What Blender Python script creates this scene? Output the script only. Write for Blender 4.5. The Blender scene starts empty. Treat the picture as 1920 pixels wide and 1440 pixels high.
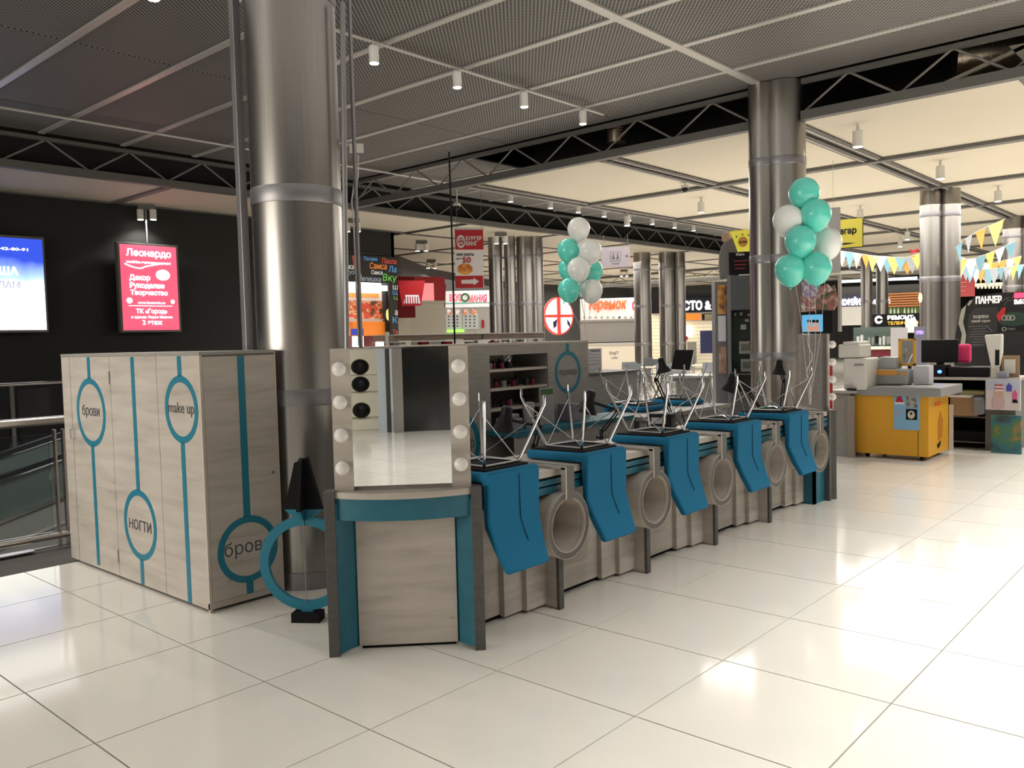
import bpy, math, random
import numpy as np
from mathutils import Matrix, Vector
random.seed(7)
S = bpy.context.scene
COL = S.collection
pi = math.pi
# ------------------------------------------------------------------ camera
H = 1.633
FPX, PIT, ROL, YAW = 1575.84, 0.0535718, -0.0249663, -0.7268457
fw = np.array([math.cos(PIT)*math.sin(YAW), math.cos(PIT)*math.cos(YAW), -math.sin(PIT)])
_r = np.cross(fw, [0, 0, 1]); _r /= np.linalg.norm(_r); _u = np.cross(_r, fw)
RR = _r*math.cos(ROL)+_u*math.sin(ROL); UU = -_r*math.sin(ROL)+_u*math.cos(ROL)
CAM = np.array([0, 0, H])
cd = bpy.data.cameras.new('camera'); cam = bpy.data.objects.new('camera', cd); COL.objects.link(cam)
cd.sensor_width = 36; cd.lens = FPX*36/1920; cd.clip_start = .05; cd.clip_end = 300
cam.matrix_world = Matrix(((RR[0], UU[0], -fw[0], 0), (RR[1], UU[1], -fw[1], 0), (RR[2], UU[2], -fw[2], H), (0, 0, 0, 1)))
S.camera = cam
# ------------------------------------------------------------------ light, exposure
S.view_settings.view_transform = 'Standard'; S.view_settings.look = 'None'
S.view_settings.gamma = 1; S.view_settings.use_curve_mapping = False
S.view_settings.exposure = 0.82
W = bpy.data.worlds.new('mall_air'); S.world = W; W.use_nodes = True
W.node_tree.nodes['Background'].inputs[0].default_value = (1, .96, .91, 1)
W.node_tree.nodes['Background'].inputs[1].default_value = .20
NEAR_W, RIGHT_W, FAR_W = 80, 680, 230
WARM = (1, .965, .91)
def spot(x, y, z, w, ang=130, col=WARM, rad=.05, tgt=None):
    l = bpy.data.lights.new('downlight_beam', 'SPOT'); l.energy = w; l.spot_size = math.radians(ang); l.spot_blend = .7
    l.shadow_soft_size = rad; l.color = col
    o = bpy.data.objects.new('downlight_beam', l); o.location = (x, y, z); COL.objects.link(o)
    return o
def area(x, y, z, sx, sy, w, col=WARM, rot=(0, 0, 0)):
    l = bpy.data.lights.new('area_fill_light', 'AREA'); l.shape = 'RECTANGLE'; l.size = sx; l.size_y = sy; l.energy = w; l.color = col
    o = bpy.data.objects.new('area_fill_light', l); o.location = (x, y, z); o.rotation_euler = rot; COL.objects.link(o)
    return o
# added fill lights facing down, for the ambient light of the halls beyond
area(-3, 22, 4.2, 8, 14, 600); area(-22, 30, 4.2, 12, 16, 800); area(-14, 40, 4.2, 18, 10, 600)
area(-3, 4, 4.9, 9, 12, 70); area(-8.5, 17, 4.2, 5, 9, 360)                                   # added soft fill over the kiosk and next hall, imitating bounced light
area(-7.5, -7.0, 2.3, 6, 3.0, 260, (1, .92, .80), (pi/2, 0, 0))  # added fill from behind left, standing in for a lit shop front
area(-9.2, 1, 1.6, 1.5, 10, 60)                                   # unseen fill added to brighten the opening and its escalators

# ------------------------------------------------------------------ pixel helpers (on real planes)
def ray(px, py): return fw+RR*(px-960)/FPX-UU*(py-720)/FPX
def fl(px, py, z=0):
    d = ray(px, py); return CAM+d*((z-H)/d[2])
def at(px, py, D):
    return CAM+ray(px, py)*D
def onx(px, py, x):
    d = ray(px, py); return CAM+d*(x/d[0])
def ony(px, py, y):
    d = ray(px, py); return CAM+d*(y/d[1])

# ------------------------------------------------------------------ materials
MATS = {}
def mat(name, col, rough=.5, metal=0, emit=0, spec=.5, alpha=1, trans=0, coat=0, bump=None, ior=1.45):
    if name in MATS: return MATS[name]
    m = bpy.data.materials.new(name); m.use_nodes = True
    b = m.node_tree.nodes['Principled BSDF']
    b.inputs['Base Color'].default_value = (*col, 1); b.inputs['Roughness'].default_value = rough
    b.inputs['Metallic'].default_value = metal; b.inputs['Specular IOR Level'].default_value = spec
    b.inputs['Transmission Weight'].default_value = trans; b.inputs['Coat Weight'].default_value = coat; b.inputs['IOR'].default_value = ior
    b.inputs['Alpha'].default_value = alpha
    if emit:
        b.inputs['Emission Color'].default_value = (*col, 1); b.inputs['Emission Strength'].default_value = emit
    if bump:
        sc, st = bump
        nt = m.node_tree; tc = nt.nodes.new('ShaderNodeTexCoord'); n = nt.nodes.new('ShaderNodeTexNoise'); n.inputs['Scale'].default_value = sc
        n.inputs['Detail'].default_value = 4
        bp = nt.nodes.new('ShaderNodeBump'); bp.inputs['Strength'].default_value = st; bp.inputs['Distance'].default_value = .002
        nt.links.new(tc.outputs['Object'], n.inputs['Vector']); nt.links.new(n.outputs['Fac'], bp.inputs['Height']); nt.links.new(bp.outputs['Normal'], b.inputs['Normal'])
    MATS[name] = m
    return m
def noisy(name, stops, scale=(1, 1, 1), ns=4, detail=5, rough=.5, metal=0, dist=0, spec=.5, emit=0, bumpst=0, coat=0, roughstops=None):
    m = bpy.data.materials.new(name); m.use_nodes = True; nt = m.node_tree
    b = nt.nodes['Principled BSDF']; b.inputs['Roughness'].default_value = rough; b.inputs['Metallic'].default_value = metal
    b.inputs['Specular IOR Level'].default_value = spec; b.inputs['Coat Weight'].default_value = coat
    tc = nt.nodes.new('ShaderNodeTexCoord'); mp = nt.nodes.new('ShaderNodeMapping'); mp.inputs['Scale'].default_value = scale
    n = nt.nodes.new('ShaderNodeTexNoise'); n.inputs['Scale'].default_value = ns; n.inputs['Detail'].default_value = detail; n.inputs['Distortion'].default_value = dist
    cr = nt.nodes.new('ShaderNodeValToRGB')
    while len(cr.color_ramp.elements) < len(stops): cr.color_ramp.elements.new(.5)
    for e, (p, c) in zip(cr.color_ramp.elements, stops): e.position = p; e.color = (*c, 1)
    L = nt.links.new
    L(tc.outputs['Object'], mp.inputs['Vector']); L(mp.outputs[0], n.inputs['Vector']); L(n.outputs['Fac'], cr.inputs['Fac']); L(cr.outputs[0], b.inputs['Base Color'])
    if emit: L(cr.outputs[0], b.inputs['Emission Color']); b.inputs['Emission Strength'].default_value = emit
    if bumpst:
        bp = nt.nodes.new('ShaderNodeBump'); bp.inputs['Strength'].default_value = bumpst; bp.inputs['Distance'].default_value = .002
        L(n.outputs['Fac'], bp.inputs['Height']); L(bp.outputs[0], b.inputs['Normal'])
    MATS[name] = m
    return m
WOOD = noisy('ash_laminate', [(.22, (.33, .29, .25)), (.40, (.43, .385, .338)), (.56, (.485, .437, .385)), (.8, (.55, .50, .445))], (1.1, 1.1, 9), 1.7, 6, .42, dist=.4)
# a few knots on the laminate
def add_knots(m):
    nt = m.node_tree; b = nt.nodes['Principled BSDF']; src = b.inputs['Base Color'].links[0].from_socket
    tc = nt.nodes.new('ShaderNodeTexCoord'); mp = nt.nodes.new('ShaderNodeMapping'); mp.inputs['Scale'].default_value = (1, 1, 2.2)
    v = nt.nodes.new('ShaderNodeTexVoronoi'); v.inputs['Scale'].default_value = 2.6
    cr = nt.nodes.new('ShaderNodeValToRGB'); cr.color_ramp.elements[0].position = 0; cr.color_ramp.elements[0].color = (.6, .57, .55, 1)
    cr.color_ramp.elements[1].position = .07; cr.color_ramp.elements[1].color = (1, 1, 1, 1)
    mx = nt.nodes.new('ShaderNodeMix'); mx.data_type = 'RGBA'; mx.blend_type = 'MULTIPLY'; mx.inputs[0].default_value = 1
    L = nt.links.new
    L(tc.outputs['Object'], mp.inputs[0]); L(mp.outputs[0], v.inputs['Vector']); L(v.outputs['Distance'], cr.inputs['Fac'])
    L(src, mx.inputs[6]); L(cr.outputs[0], mx.inputs[7]); L(mx.outputs[2], b.inputs['Base Color'])
add_knots(WOOD)
EDGE = mat('laminate_edge', (.50, .445, .385), .45)
GRAPH = noisy('graphite_laminate', [(.3, (.06, .056, .053)), (.7, (.085, .08, .075))], (1, 1, 3), 14, 4, .5)
RINGG = mat('ring_grey_laminate', (.105, .098, .092), .5)
GREYL = noisy('grey_laminate', [(.3, (.26, .243, .225)), (.7, (.32, .30, .28))], (1, 1, 4), 8, 4, .5)
TEAL = noisy('teal_laminate', [(.3, (.008, .11, .165)), (.7, (.012, .135, .195))], (1, 1, 1), 9, 3, .42)
DECAL = mat('teal_decal_film', (.010, .17, .255), .45)
FAB = mat('teal_fabric', (.012, .15, .285), .85, bump=(420, .35), spec=.25)
FABD = mat('teal_seam_thread', (.004, .05, .09), .9)
BLACK = mat('black_plastic', (.009, .009, .010), .45, spec=.22)
BLACKM = mat('black_matt', (.008, .008, .009), .8, spec=.2)
INK = mat('grey_print_ink', (.06, .065, .07), .6)
CHROME = mat('chrome', (.70, .70, .72), .07, 1)
STEEL = noisy('brushed_steel', [(.3, (.33, .315, .295)), (.7, (.375, .355, .335))], (40, 40, .5), 3, 3, .30, 1)
STEELD = mat('steel_band', (.30, .29, .30), .42, .9)
STEELP = mat('polished_rail_steel', (.62, .58, .54), .22, 1)
WHITE = mat('white_paint', (.75, .73, .70), .5)
WHITEP = mat('white_plastic', (.66, .64, .60), .4)
MIRROR = mat('mirror_silver', (.9, .91, .9), .01, 1)
GLASSB = mat('frosted_bulb_glass', (.78, .75, .72), .35, coat=.5)
LAMP = mat('lamp_lens', (1, .95, .85), emit=24)
LAMPF = mat('far_lamp_lens', (1, .95, .85), emit=14)
DARKW = mat('black_wall_paint', (.013, .012, .011), .75)
CHAR = mat('charcoal_wall_paint', (.055, .053, .05), .7)
TRUSS = mat('truss_grey_paint', (.12, .115, .105), .5)
TRUSSL = mat('truss_brace_paint', (.22, .205, .185), .45)
STRIP = mat('ceiling_strip_aluminium', (.50, .48, .45), .38, .3)
VOID = mat('plenum_black', (.012, .012, .011), .9)
PANEL = noisy('cream_ceiling_board', [(.3, (.58, .525, .42)), (.7, (.63, .57, .46))], (1, 1, 1), .35, 3, .75)
BEAM = noisy('perforated_beam_metal', [(.35, (.03, .028, .024)), (.5, (.10, .09, .08))], (1, 1, 1), 16, 2, .5)
FOIL = mat('duct_foil', (.6, .52, .42), .3, 1, bump=(30, 1))
SUB = mat('tile_joint_grout', (.04, .035, .03), .8)
TILE = noisy('polished_cream_tile', [(.3, (.66, .63, .575)), (.7, (.72, .69, .63))], (1, 1, 1), 1.2, 3, .10, spec=.45)
CREAM = mat('cream_paint', (.7, .64, .52), .6)
YEL = mat('amber_yellow_laminate', (.66, .33, .02), .45)
RED = mat('sign_red', (.42, .012, .018), .45)
REDL = mat('lit_red_acrylic', (.85, .05, .1), emit=.65)
PINK = mat('pink_cloth', (.75, .04, .16), .7)
WLIT = mat('lit_white_acrylic', (1, .97, .92), emit=1.5)
BLIT = mat('lit_cold_white_letters', (.85, .9, 1), emit=3)
SHUT = mat('cream_shutter_slat', (.62, .58, .48), .5)
SHUTG = mat('grey_shutter_slat', (.25, .24, .22), .45, .3)
GLASS = mat('clear_glass', (.8, .85, .83), .05, trans=1, ior=1.15, spec=.3)
ORANGE = mat('orange_panel', (.8, .22, .02), .5)
BALT = mat('turquoise_balloon_latex', (.13, .72, .60), .25, trans=.0, coat=.4)
BALW = mat('white_balloon_latex', (.86, .87, .85), .25, trans=.0, coat=.4)
STRING = mat('white_ribbon', (.6, .58, .55), .6)
SEATG = mat('grey_cafe_seat', (.13, .14, .155), .5)
CARD = mat('brown_cardboard', (.33, .22, .13), .8)
PAPER = mat('white_paper', (.62, .60, .64), .7)
NAVY = mat('navy_print', (.012, .015, .07), .5)
# perforated ceiling metal: hexagonal pattern of dark openings
def perforated():
    m = bpy.data.materials.new('perforated_ceiling_metal'); m.use_nodes = True; nt = m.node_tree; L = nt.links.new
    b = nt.nodes['Principled BSDF']; b.inputs['Roughness'].default_value = .62; b.inputs['Metallic'].default_value = .12
    tc = nt.nodes.new('ShaderNodeTexCoord'); sp = nt.nodes.new('ShaderNodeSeparateXYZ'); L(tc.outputs['Object'], sp.inputs[0])
    def mth(op, a, bb=None):
        n = nt.nodes.new('ShaderNodeMath'); n.operation = op
        for i, v in enumerate((a, bb)):
            if v is None: continue
            if isinstance(v, (int, float)): n.inputs[i].default_value = v
            else: L(v, n.inputs[i])
        return n.outputs[0]
    px, py = .052, .060
    def cell(ox, oy):
        x = mth('SUBTRACT', mth('FRACT', mth('ADD', mth('DIVIDE', sp.outputs[0], px), ox)), .5)
        y = mth('SUBTRACT', mth('FRACT', mth('ADD', mth('DIVIDE', sp.outputs[1], py), oy)), .5)
        x = mth('MULTIPLY', x, 1.0); y = mth('MULTIPLY', y, 1.15)
        return mth('SQRT', mth('ADD', mth('MULTIPLY', x, x), mth('MULTIPLY', y, y)))
    d = mth('MINIMUM', cell(0, 0), cell(.5, .5))
    cr = nt.nodes.new('ShaderNodeValToRGB'); cr.color_ramp.elements[0].position = .25; cr.color_ramp.elements[0].color = (.012, .011, .010, 1)
    cr.color_ramp.elements[1].position = .33; cr.color_ramp.elements[1].color = (.27, .258, .24, 1)
    L(d, cr.inputs['Fac']); L(cr.outputs[0], b.inputs['Base Color'])
    return m
MESHM = perforated()
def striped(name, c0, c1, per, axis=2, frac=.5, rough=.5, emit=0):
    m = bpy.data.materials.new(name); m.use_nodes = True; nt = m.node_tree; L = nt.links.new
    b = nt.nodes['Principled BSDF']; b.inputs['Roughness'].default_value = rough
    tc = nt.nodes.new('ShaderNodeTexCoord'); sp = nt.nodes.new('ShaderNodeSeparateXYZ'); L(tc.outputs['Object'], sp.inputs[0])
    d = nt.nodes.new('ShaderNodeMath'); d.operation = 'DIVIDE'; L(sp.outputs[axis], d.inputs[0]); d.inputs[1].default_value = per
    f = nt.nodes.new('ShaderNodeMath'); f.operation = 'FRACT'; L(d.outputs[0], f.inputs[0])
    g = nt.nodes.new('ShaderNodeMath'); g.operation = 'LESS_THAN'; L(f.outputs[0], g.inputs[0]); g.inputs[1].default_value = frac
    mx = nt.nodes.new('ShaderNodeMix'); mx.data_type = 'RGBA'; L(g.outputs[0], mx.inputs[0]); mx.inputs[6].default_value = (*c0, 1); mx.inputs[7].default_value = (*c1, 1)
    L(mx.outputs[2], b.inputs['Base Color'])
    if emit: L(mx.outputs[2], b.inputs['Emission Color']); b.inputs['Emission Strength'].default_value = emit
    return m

# ------------------------------------------------------------------ mesh builder
class MB:
    def __init__(s): s.v = []; s.f = []
    def add(s, vs, fs):
        n = len(s.v); s.v += [tuple(map(float, v)) for v in vs]; s.f += [tuple(n+i for i in f) for f in fs]; return s
    def box(s, x0, y0, z0, x1, y1, z1):
        x0, x1 = sorted((x0, x1)); y0, y1 = sorted((y0, y1)); z0, z1 = sorted((z0, z1))
        return s.add([(x0, y0, z0), (x1, y0, z0), (x1, y1, z0), (x0, y1, z0), (x0, y0, z1), (x1, y0, z1), (x1, y1, z1), (x0, y1, z1)],
                     [(3, 2, 1, 0), (4, 5, 6, 7), (0, 1, 5, 4), (1, 2, 6, 5), (2, 3, 7, 6), (3, 0, 4, 7)])
    def tube(s, pts, r, n=8, r1=None):
        pts = [Vector(p) for p in pts]; m = len(pts); rings = []
        up = None
        for i, p in enumerate(pts):
            if i == 0: t = pts[1]-p
            elif i == m-1: t = p-pts[i-1]
            else: t = (pts[i+1]-p).normalized()+(p-pts[i-1]).normalized()
            t.normalize()
            if up is None: up = Vector((0, 0, 1)) if abs(t.z) < .9 else Vector((1, 0, 0))
            a = up-t*up.dot(t); a.normalize(); b = t.cross(a); up = a
            rr = r if r1 is None else r+(r1-r)*i/(m-1)
            rings.append([p+(a*math.cos(2*pi*k/n)+b*math.sin(2*pi*k/n))*rr for k in range(n)])
        vs = [v for q in rings for v in q]; fs = []
        for i in range(m-1):
            for k in range(n):
                k2 = (k+1) % n; fs.append((i*n+k, i*n+k2, (i+1)*n+k2, (i+1)*n+k))
        fs.append(tuple(reversed(range(n)))); fs.append(tuple((m-1)*n+k for k in range(n)))
        return s.add(vs, fs)
    def prism(s, poly, y0, y1, axis='y'):     # poly of (x,z) extruded along y; axis 'x': poly of (y,z); axis 'z': poly of (x,y)
        n = len(poly)
        def P(p, t): return (p[0], t, p[1]) if axis == 'y' else (t, p[0], p[1]) if axis == 'x' else (p[0], p[1], t)
        vs = [P(p, y0) for p in poly]+[P(p, y1) for p in poly]
        fs = [tuple(range(n)), tuple(reversed(range(n, 2*n)))]+[(i, n+i, n+(i+1) % n, (i+1) % n) for i in range(n)]
        return s.add(vs, fs)
    def lathe(s, prof, c=(0, 0, 0), n=24):
        vs = []; fs = []
        for r, z in prof:
            for k in range(n): vs.append((c[0]+r*math.cos(2*pi*k/n), c[1]+r*math.sin(2*pi*k/n), c[2]+z))
        for i in range(len(prof)-1):
            for k in range(n):
                k2 = (k+1) % n; fs.append((i*n+k, i*n+k2, (i+1)*n+k2, (i+1)*n+k))
        fs.append(tuple(reversed(range(n)))); fs.append(tuple((len(prof)-1)*n+k for k in range(n)))
        return s.add(vs, fs)
    def annulus(s, cx, cz, r0, r1, y0, y1, n=48, a0=0, a1=2*pi):
        full = abs(a1-a0-2*pi) < 1e-6; m = n if full else n+1; vs = []; fs = []
        for k in range(m):
            a = a0+(a1-a0)*k/n; c, q = math.cos(a), math.sin(a)
            vs += [(cx+r0*c, y0, cz+r0*q), (cx+r1*c, y0, cz+r1*q), (cx+r1*c, y1, cz+r1*q), (cx+r0*c, y1, cz+r0*q)]
        for k in range(n):
            i = 4*k; j = 4*((k+1) % m)
            for e in range(4): fs.append((i+e, j+e, j+(e+1) % 4, i+(e+1) % 4))
        if not full: fs += [(0, 1, 2, 3), (4*n+3, 4*n+2, 4*n+1, 4*n)]
        return s.add(vs, fs)
    def disc(s, cx, cz, rx, rz, y0, y1, n=40):
        return s.prism([(cx+rx*math.cos(2*pi*k/n), cz+rz*math.sin(2*pi*k/n)) for k in range(n)], y0, y1)
    def ball(s, c, r, n=16, m=10, sz=1):
        return s.lathe([(max(r*math.sin(pi*i/m), 1e-4), -r*sz*math.cos(pi*i/m)) for i in range(m+1)], c, n)
    def build(s, name, m, parent=None, loc=(0, 0, 0), smooth=False, bev=0, segs=2, kind=None, label=None):
        me = bpy.data.meshes.new(name); me.from_pydata(s.v, [], s.f)
        me.materials.append(m)
        import bmesh
        bm = bmesh.new(); bm.from_mesh(me); bmesh.ops.recalc_face_normals(bm, faces=bm.faces); bm.to_mesh(me); bm.free()
        if smooth:
            for p in me.polygons: p.use_smooth = True
            try: me.set_sharp_from_angle(angle=math.radians(38))
            except Exception: pass
        o = bpy.data.objects.new(name, me); COL.objects.link(o); o.location = loc
        if parent: o.parent = parent
        if bev:
            b = o.modifiers.new('round', 'BEVEL'); b.width = bev; b.segments = segs; b.limit_method = 'ANGLE'; b.angle_limit = math.radians(40)
        if kind: o['kind'] = kind
        if label: o['label'] = label
        return o
def T(name, label, cat, loc=(0, 0, 0), rot=0, group=None):
    o = bpy.data.objects.new(name, None); COL.objects.link(o); o.location = [float(v) for v in loc]; o.rotation_euler = (0, 0, rot)
    o.empty_display_size = .1
    o['label'] = label; o['category'] = cat
    if group: o['group'] = group
    return o
def tag(o, label, cat, group=None):
    o['label'] = label; o['category'] = cat
    if group: o['group'] = group
    return o
def struct(o): o['kind'] = 'structure'; return o
def bx(name, m, parent, *c, **k): return MB().box(*c).build(name, m, parent, **k)
def clone(root, label=None, loc=None, rot=None):
    c = root.copy(); COL.objects.link(c)
    if label: c['label'] = label
    if loc is not None: c.location = loc
    if rot is not None: c.rotation_euler = (0, 0, rot)
    for ch in KIDS(root):
        d = ch.copy(); COL.objects.link(d); d.parent = c
        for g in KIDS(ch):
            e = g.copy(); COL.objects.link(e); e.parent = d
    return c
def KIDS(o): return [c for c in COL.objects if c.parent == o]
def text(s, m, parent, x0, z0, x1, z1, y, name='lettering', ext=.002, bold=0, shear=0, keep=False, label=None):
    cu = bpy.data.curves.new('txt', 'FONT'); cu.body = s.replace('н', 'h'); cu.small_caps_scale = .79
    for i_, ch_ in enumerate(s):
        if ch_ == 'н': cu.body_format[i_].use_small_caps = True
    cu.extrude = 0; cu.offset = bold; cu.shear = shear; cu.resolution_u = 2
    tmp = bpy.data.objects.new('txt', cu); COL.objects.link(tmp)
    bpy.context.view_layer.update()
    me = bpy.data.meshes.new_from_object(tmp.evaluated_get(bpy.context.evaluated_depsgraph_get()))
    bpy.data.objects.remove(tmp)
    n = len(me.vertices); co = np.empty(n*3); me.vertices.foreach_get('co', co); co = co.reshape(-1, 3)
    if n == 0: return None
    mn, mx = co.min(0), co.max(0); w = max(mx[0]-mn[0], 1e-6); h = max(mx[1]-mn[1], 1e-6)
    sx = (x1-x0)/w; sz = (z1-z0)/h
    if keep: k = min(abs(sx), abs(sz)); sx = math.copysign(k, sx); sz = k; x0 = (x0+x1)/2-sx*w/2
    out = np.stack([x0+(co[:, 0]-mn[0])*sx, np.full(n, y), z0+(co[:, 1]-mn[1])*sz], 1)
    me.vertices.foreach_set('co', out.ravel()); me.materials.clear(); me.materials.append(m); me.update()
    o = bpy.data.objects.new(name, me); COL.objects.link(o)
    if parent: o.parent = parent
    if ext:
        sd = o.modifiers.new('depth', 'SOLIDIFY'); sd.thickness = ext; sd.offset = 1
    if label: o['label'] = label
    return o
# vertical plane seen in the photo: u runs left to right, local -y faces the viewer
class VP:
    def __init__(s, a, b):
        a = np.array(a[:2], float); b = np.array(b[:2], float); s.o = a; s.d = (b-a)/np.linalg.norm(b-a); s.n = np.array([-s.d[1], s.d[0]])
        s.rot = math.atan2(s.d[1], s.d[0])
    def uv(s, px, py):
        r = ray(px, py); t = ((s.o-CAM[:2])@s.n)/(r[:2]@s.n); P = CAM+r*t
        return (P[:2]-s.o)@s.d, P[2]
def VX(x): return VP((x, 0), (x, 1))       # plane facing +x
def VY(y): return VP((0, y), (1, y))       # plane facing -y
def VC(px, D, ang=None):                    # plane through a point at depth D; ang None = square to the line of sight
    P = at(px, 700, D)[:2]
    d = np.array([P[1], -P[0]])/np.linalg.norm(P) if ang is None else np.array([math.cos(ang), math.sin(ang)])
    return VP(P, P+d)
class VT:
    def __init__(s, vp, name, label, cat, px0, py0, px1, py1, group=None, floor=False, struct_=False):
        s.vp = vp; u0, _ = vp.uv(px0, (py0+py1)/2); u1, _ = vp.uv(px1, (py0+py1)/2); _, z0 = vp.uv((px0+px1)/2, py1)
        s.u0 = (u0+u1)/2; s.z0 = 0 if floor else z0
        P = vp.o+vp.d*s.u0
        if struct_:
            s.r = bpy.data.objects.new(name, None); COL.objects.link(s.r); s.r['kind'] = 'structure'
            s.r.location = (P[0], P[1], s.z0); s.r.rotation_euler = (0, 0, vp.rot)
        else: s.r = T(name, label, cat, (P[0], P[1], s.z0), vp.rot, group)
    def q(s, px, py):
        u, z = s.vp.uv(px, py); return u-s.u0, z-s.z0
    def rc(s, px0, py0, px1, py1):
        my = (py0+py1)/2; mx = (px0+px1)/2
        return s.q(px0, my)[0], s.q(mx, py1)[1], s.q(px1, my)[0], s.q(mx, py0)[1]
    def box(s, name, m, px0, py0, px1, py1, y0=0, y1=.05, bottom=None, parent=None, **k):
        a, b, c, d = s.rc(px0, py0, px1, py1)
        if bottom is not None: b = bottom-s.z0
        return MB().box(a, y0, b, c, y1, d).build(name, m, parent or s.r, **k)
    def text(s, t, m, px0, py0, px1, py1, y=-.004, parent=None, **k):
        a, b, c, d = s.rc(px0, py0, px1, py1); return text(t, m, parent or s.r, a, b, c, d, y, **k)
    def poly(s, name, m, pts, y0=0, y1=.03, parent=None, **k):
        return MB().prism([s.q(*p) for p in pts], y0, y1).build(name, m, parent or s.r, **k)
    def disc(s, name, m, px0, py0, px1, py1, y0=0, y1=.03, parent=None, **k):
        a, b, c, d = s.rc(px0, py0, px1, py1)
        return MB().disc((a+c)/2, (b+d)/2, abs(c-a)/2, abs(d-b)/2, y0, y1).build(name, m, parent or s.r, **k)
# ================================================================== STRUCTURE
TX, TY = .80341, .79746
X0, Y0 = -2.782, 2.169
EDGEX = -7.50                                    # floor edge at the opening with the escalator
sub = MB().box(EDGEX, -9, -.30, 12, 75, -.012).box(-34, 9.5, -.30, EDGEX, 75, -.012).box(-17.2, -6, -.3, -14.3, 9.5, -.012)
floor = struct(sub.build('floor', SUB))
tme = None
cells = []
for i in range(-14, 90):
    for j in range(-38, 19):
        xa = X0+j*TX; ya = Y0+i*TY
        if xa < EDGEX+.3 and ya < 9.6: continue
        if xa < -33 or ya < -9 or ya > 73: continue
        cx, cy = xa+TX/2, ya+TY/2
        r = np.array([cx, cy, -H]); z = r@fw
        inview = z > .3 and -150 < 960+FPX*(r@RR)/z < 2070 and 720-FPX*(r@UU)/z < 1640
        hidden = -4.8 < cx < -3.3 and 3 < cy < 8
        cells.append((0 if inview and not hidden else 1, math.hypot(cx, cy), xa, ya))
cells.sort()
g = .0038
tb = MB().box(g, g, -.012, TX-g, TY-g, 0)
t0 = None; rest = MB()
for k, (v, d, xa, ya) in enumerate(cells):
    if k < 296:
        if t0 is None: t0 = tb.build('floor_tile', TILE, floor, (xa, ya, 0)); o = t0
        else:
            o = t0.copy(); o.location = (xa, ya, 0); COL.objects.link(o)
    else: rest.box(xa+g, ya+g, -.012, xa+TX-g, ya+TY-g, 0)
rest.build('floor_tiles', TILE, floor, kind='stuff')
# lower level seen through the opening
struct(MB().box(-17, -8, -5.1, EDGEX, 9.5, -5).build('floor', noisy('lower_hall_floor', [(.3, (.25, .23, .2)), (.7, (.35, .32, .28))], ns=.6)))
struct(MB().box(EDGEX-.04, -9, -.42, EDGEX, 9.5, 0).build('trim_1', STEELP))
struct(MB().box(EDGEX, -9, .0, EDGEX+.10, 2.45, .012).build('trim_2', STEELP))
struct(MB().box(-14.35, -8, -.42, -14.3, 9.5, 0).build('trim_3', STRIP))

# walls
struct(MB().box(-17.2, -8, -5, -17, 12.2, 4.55).build('wall_left', DARKW))
struct(MB().box(-17.2, 12.2, 3.9, -17, 14.6, 4.55).box(-17.2, 14.3, 0, -17, 14.6, 3.9).box(-19.5, 14.5, 0, -17.0, 14.6, 4.55).build('wall_left', DARKW))
struct(MB().box(-17, 9.5, -5, -7.5, 9.6, -.3).build('wall_back', CHAR))

# ceiling: perforated metal panels on an aluminium grid
CZ = 5.04
ceil = struct(MB().box(-34, -9, 5.75, 12, 75, 5.85).build('ceiling', VOID))
xs = [-14.3, -9.9, -7.62, -5.18, -.3, 4.6, 9.0]
ys = [7.68+1.268*k for k in range(-12, 3)]+[11.18]
pcache = {}
def mesh_panel(x0, y0, x1, y1, z=CZ, par=None):
    key = (round(x1-x0, 3), round(y1-y0, 3))
    if key not in pcache:
        o = MB().box(.012, .012, 0, x1-x0-.012, y1-y0-.012, .03).build('perforated_panel', MESHM, par, (x0, y0, z)); pcache[key] = o
    else:
        o = pcache[key].copy(); o.location = (x0, y0, z); o.parent = par; COL.objects.link(o)
for i in range(len(xs)-1):
    for j in range(len(ys)-1): mesh_panel(xs[i], ys[j], xs[i+1], ys[j+1], CZ, ceil)
for y in ys[:-1]:
    MB().box(-14.3, y-.045, CZ-.02, 9, y+.045, CZ+.005).build('ceiling_strip', STRIP, ceil)
MB().box(-5.18-.06, -8, CZ-.025, -5.18+.06, 11.2, CZ+.004).build('ceiling_strip', STRIP, ceil)
# strip of perforated panels continuing beyond the first truss
ys2 = [11.5+1.268*k for k in range(0, 19)]
for j in range(len(ys2)-1): mesh_panel(-14.2, ys2[j], -11.1, ys2[j+1], CZ, ceil)
for y in ys2: MB().box(-14.2, y-.03, CZ-.02, -11.1, y+.03, CZ+.004).build('ceiling_strip', STRIP, ceil)

# cream ceiling boards between dark beams
WZ = 4.52
wcache = {}
def board(x0, y0, x1, y1):
    key = (round(x1-x0, 3), round(y1-y0, 3))
    if key not in wcache:
        wcache[key] = MB().box(0, 0, 0, x1-x0, y1-y0, .05).build('ceiling_board', PANEL, ceil, (x0, y0, WZ))
    else:
        o = wcache[key].copy(); o.location = (x0, y0, WZ); COL.objects.link(o)
xb = [-11.0, -7.95, -4.95, -1.95, 1.05, 4.05]
yb = [11.4, 15.0, 18.65, 22.3, 26.0, 29.7, 33.4, 37.1, 40.8, 44.5, 48.2]
for i in range(len(xb)-1):
    for j in range(len(yb)-1):
        board(xb[i]+.19, yb[j]+.05, xb[i+1]-.19, yb[j+1]-.16)
for x in xb:                                     # double ribbed beams along the hall
    for s in (-1, 1):
        MB().box(x+s*.115-.075, 11.4, WZ-.03, x+s*.115+.075, 48.2, WZ+.10).build('ceiling_beam', BEAM, ceil)
        MB().box(x+s*.115-.012, 11.4, WZ-.045, x+s*.115+.012, 48.2, WZ-.03).build('beam_lip', STRIP, ceil)
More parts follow.
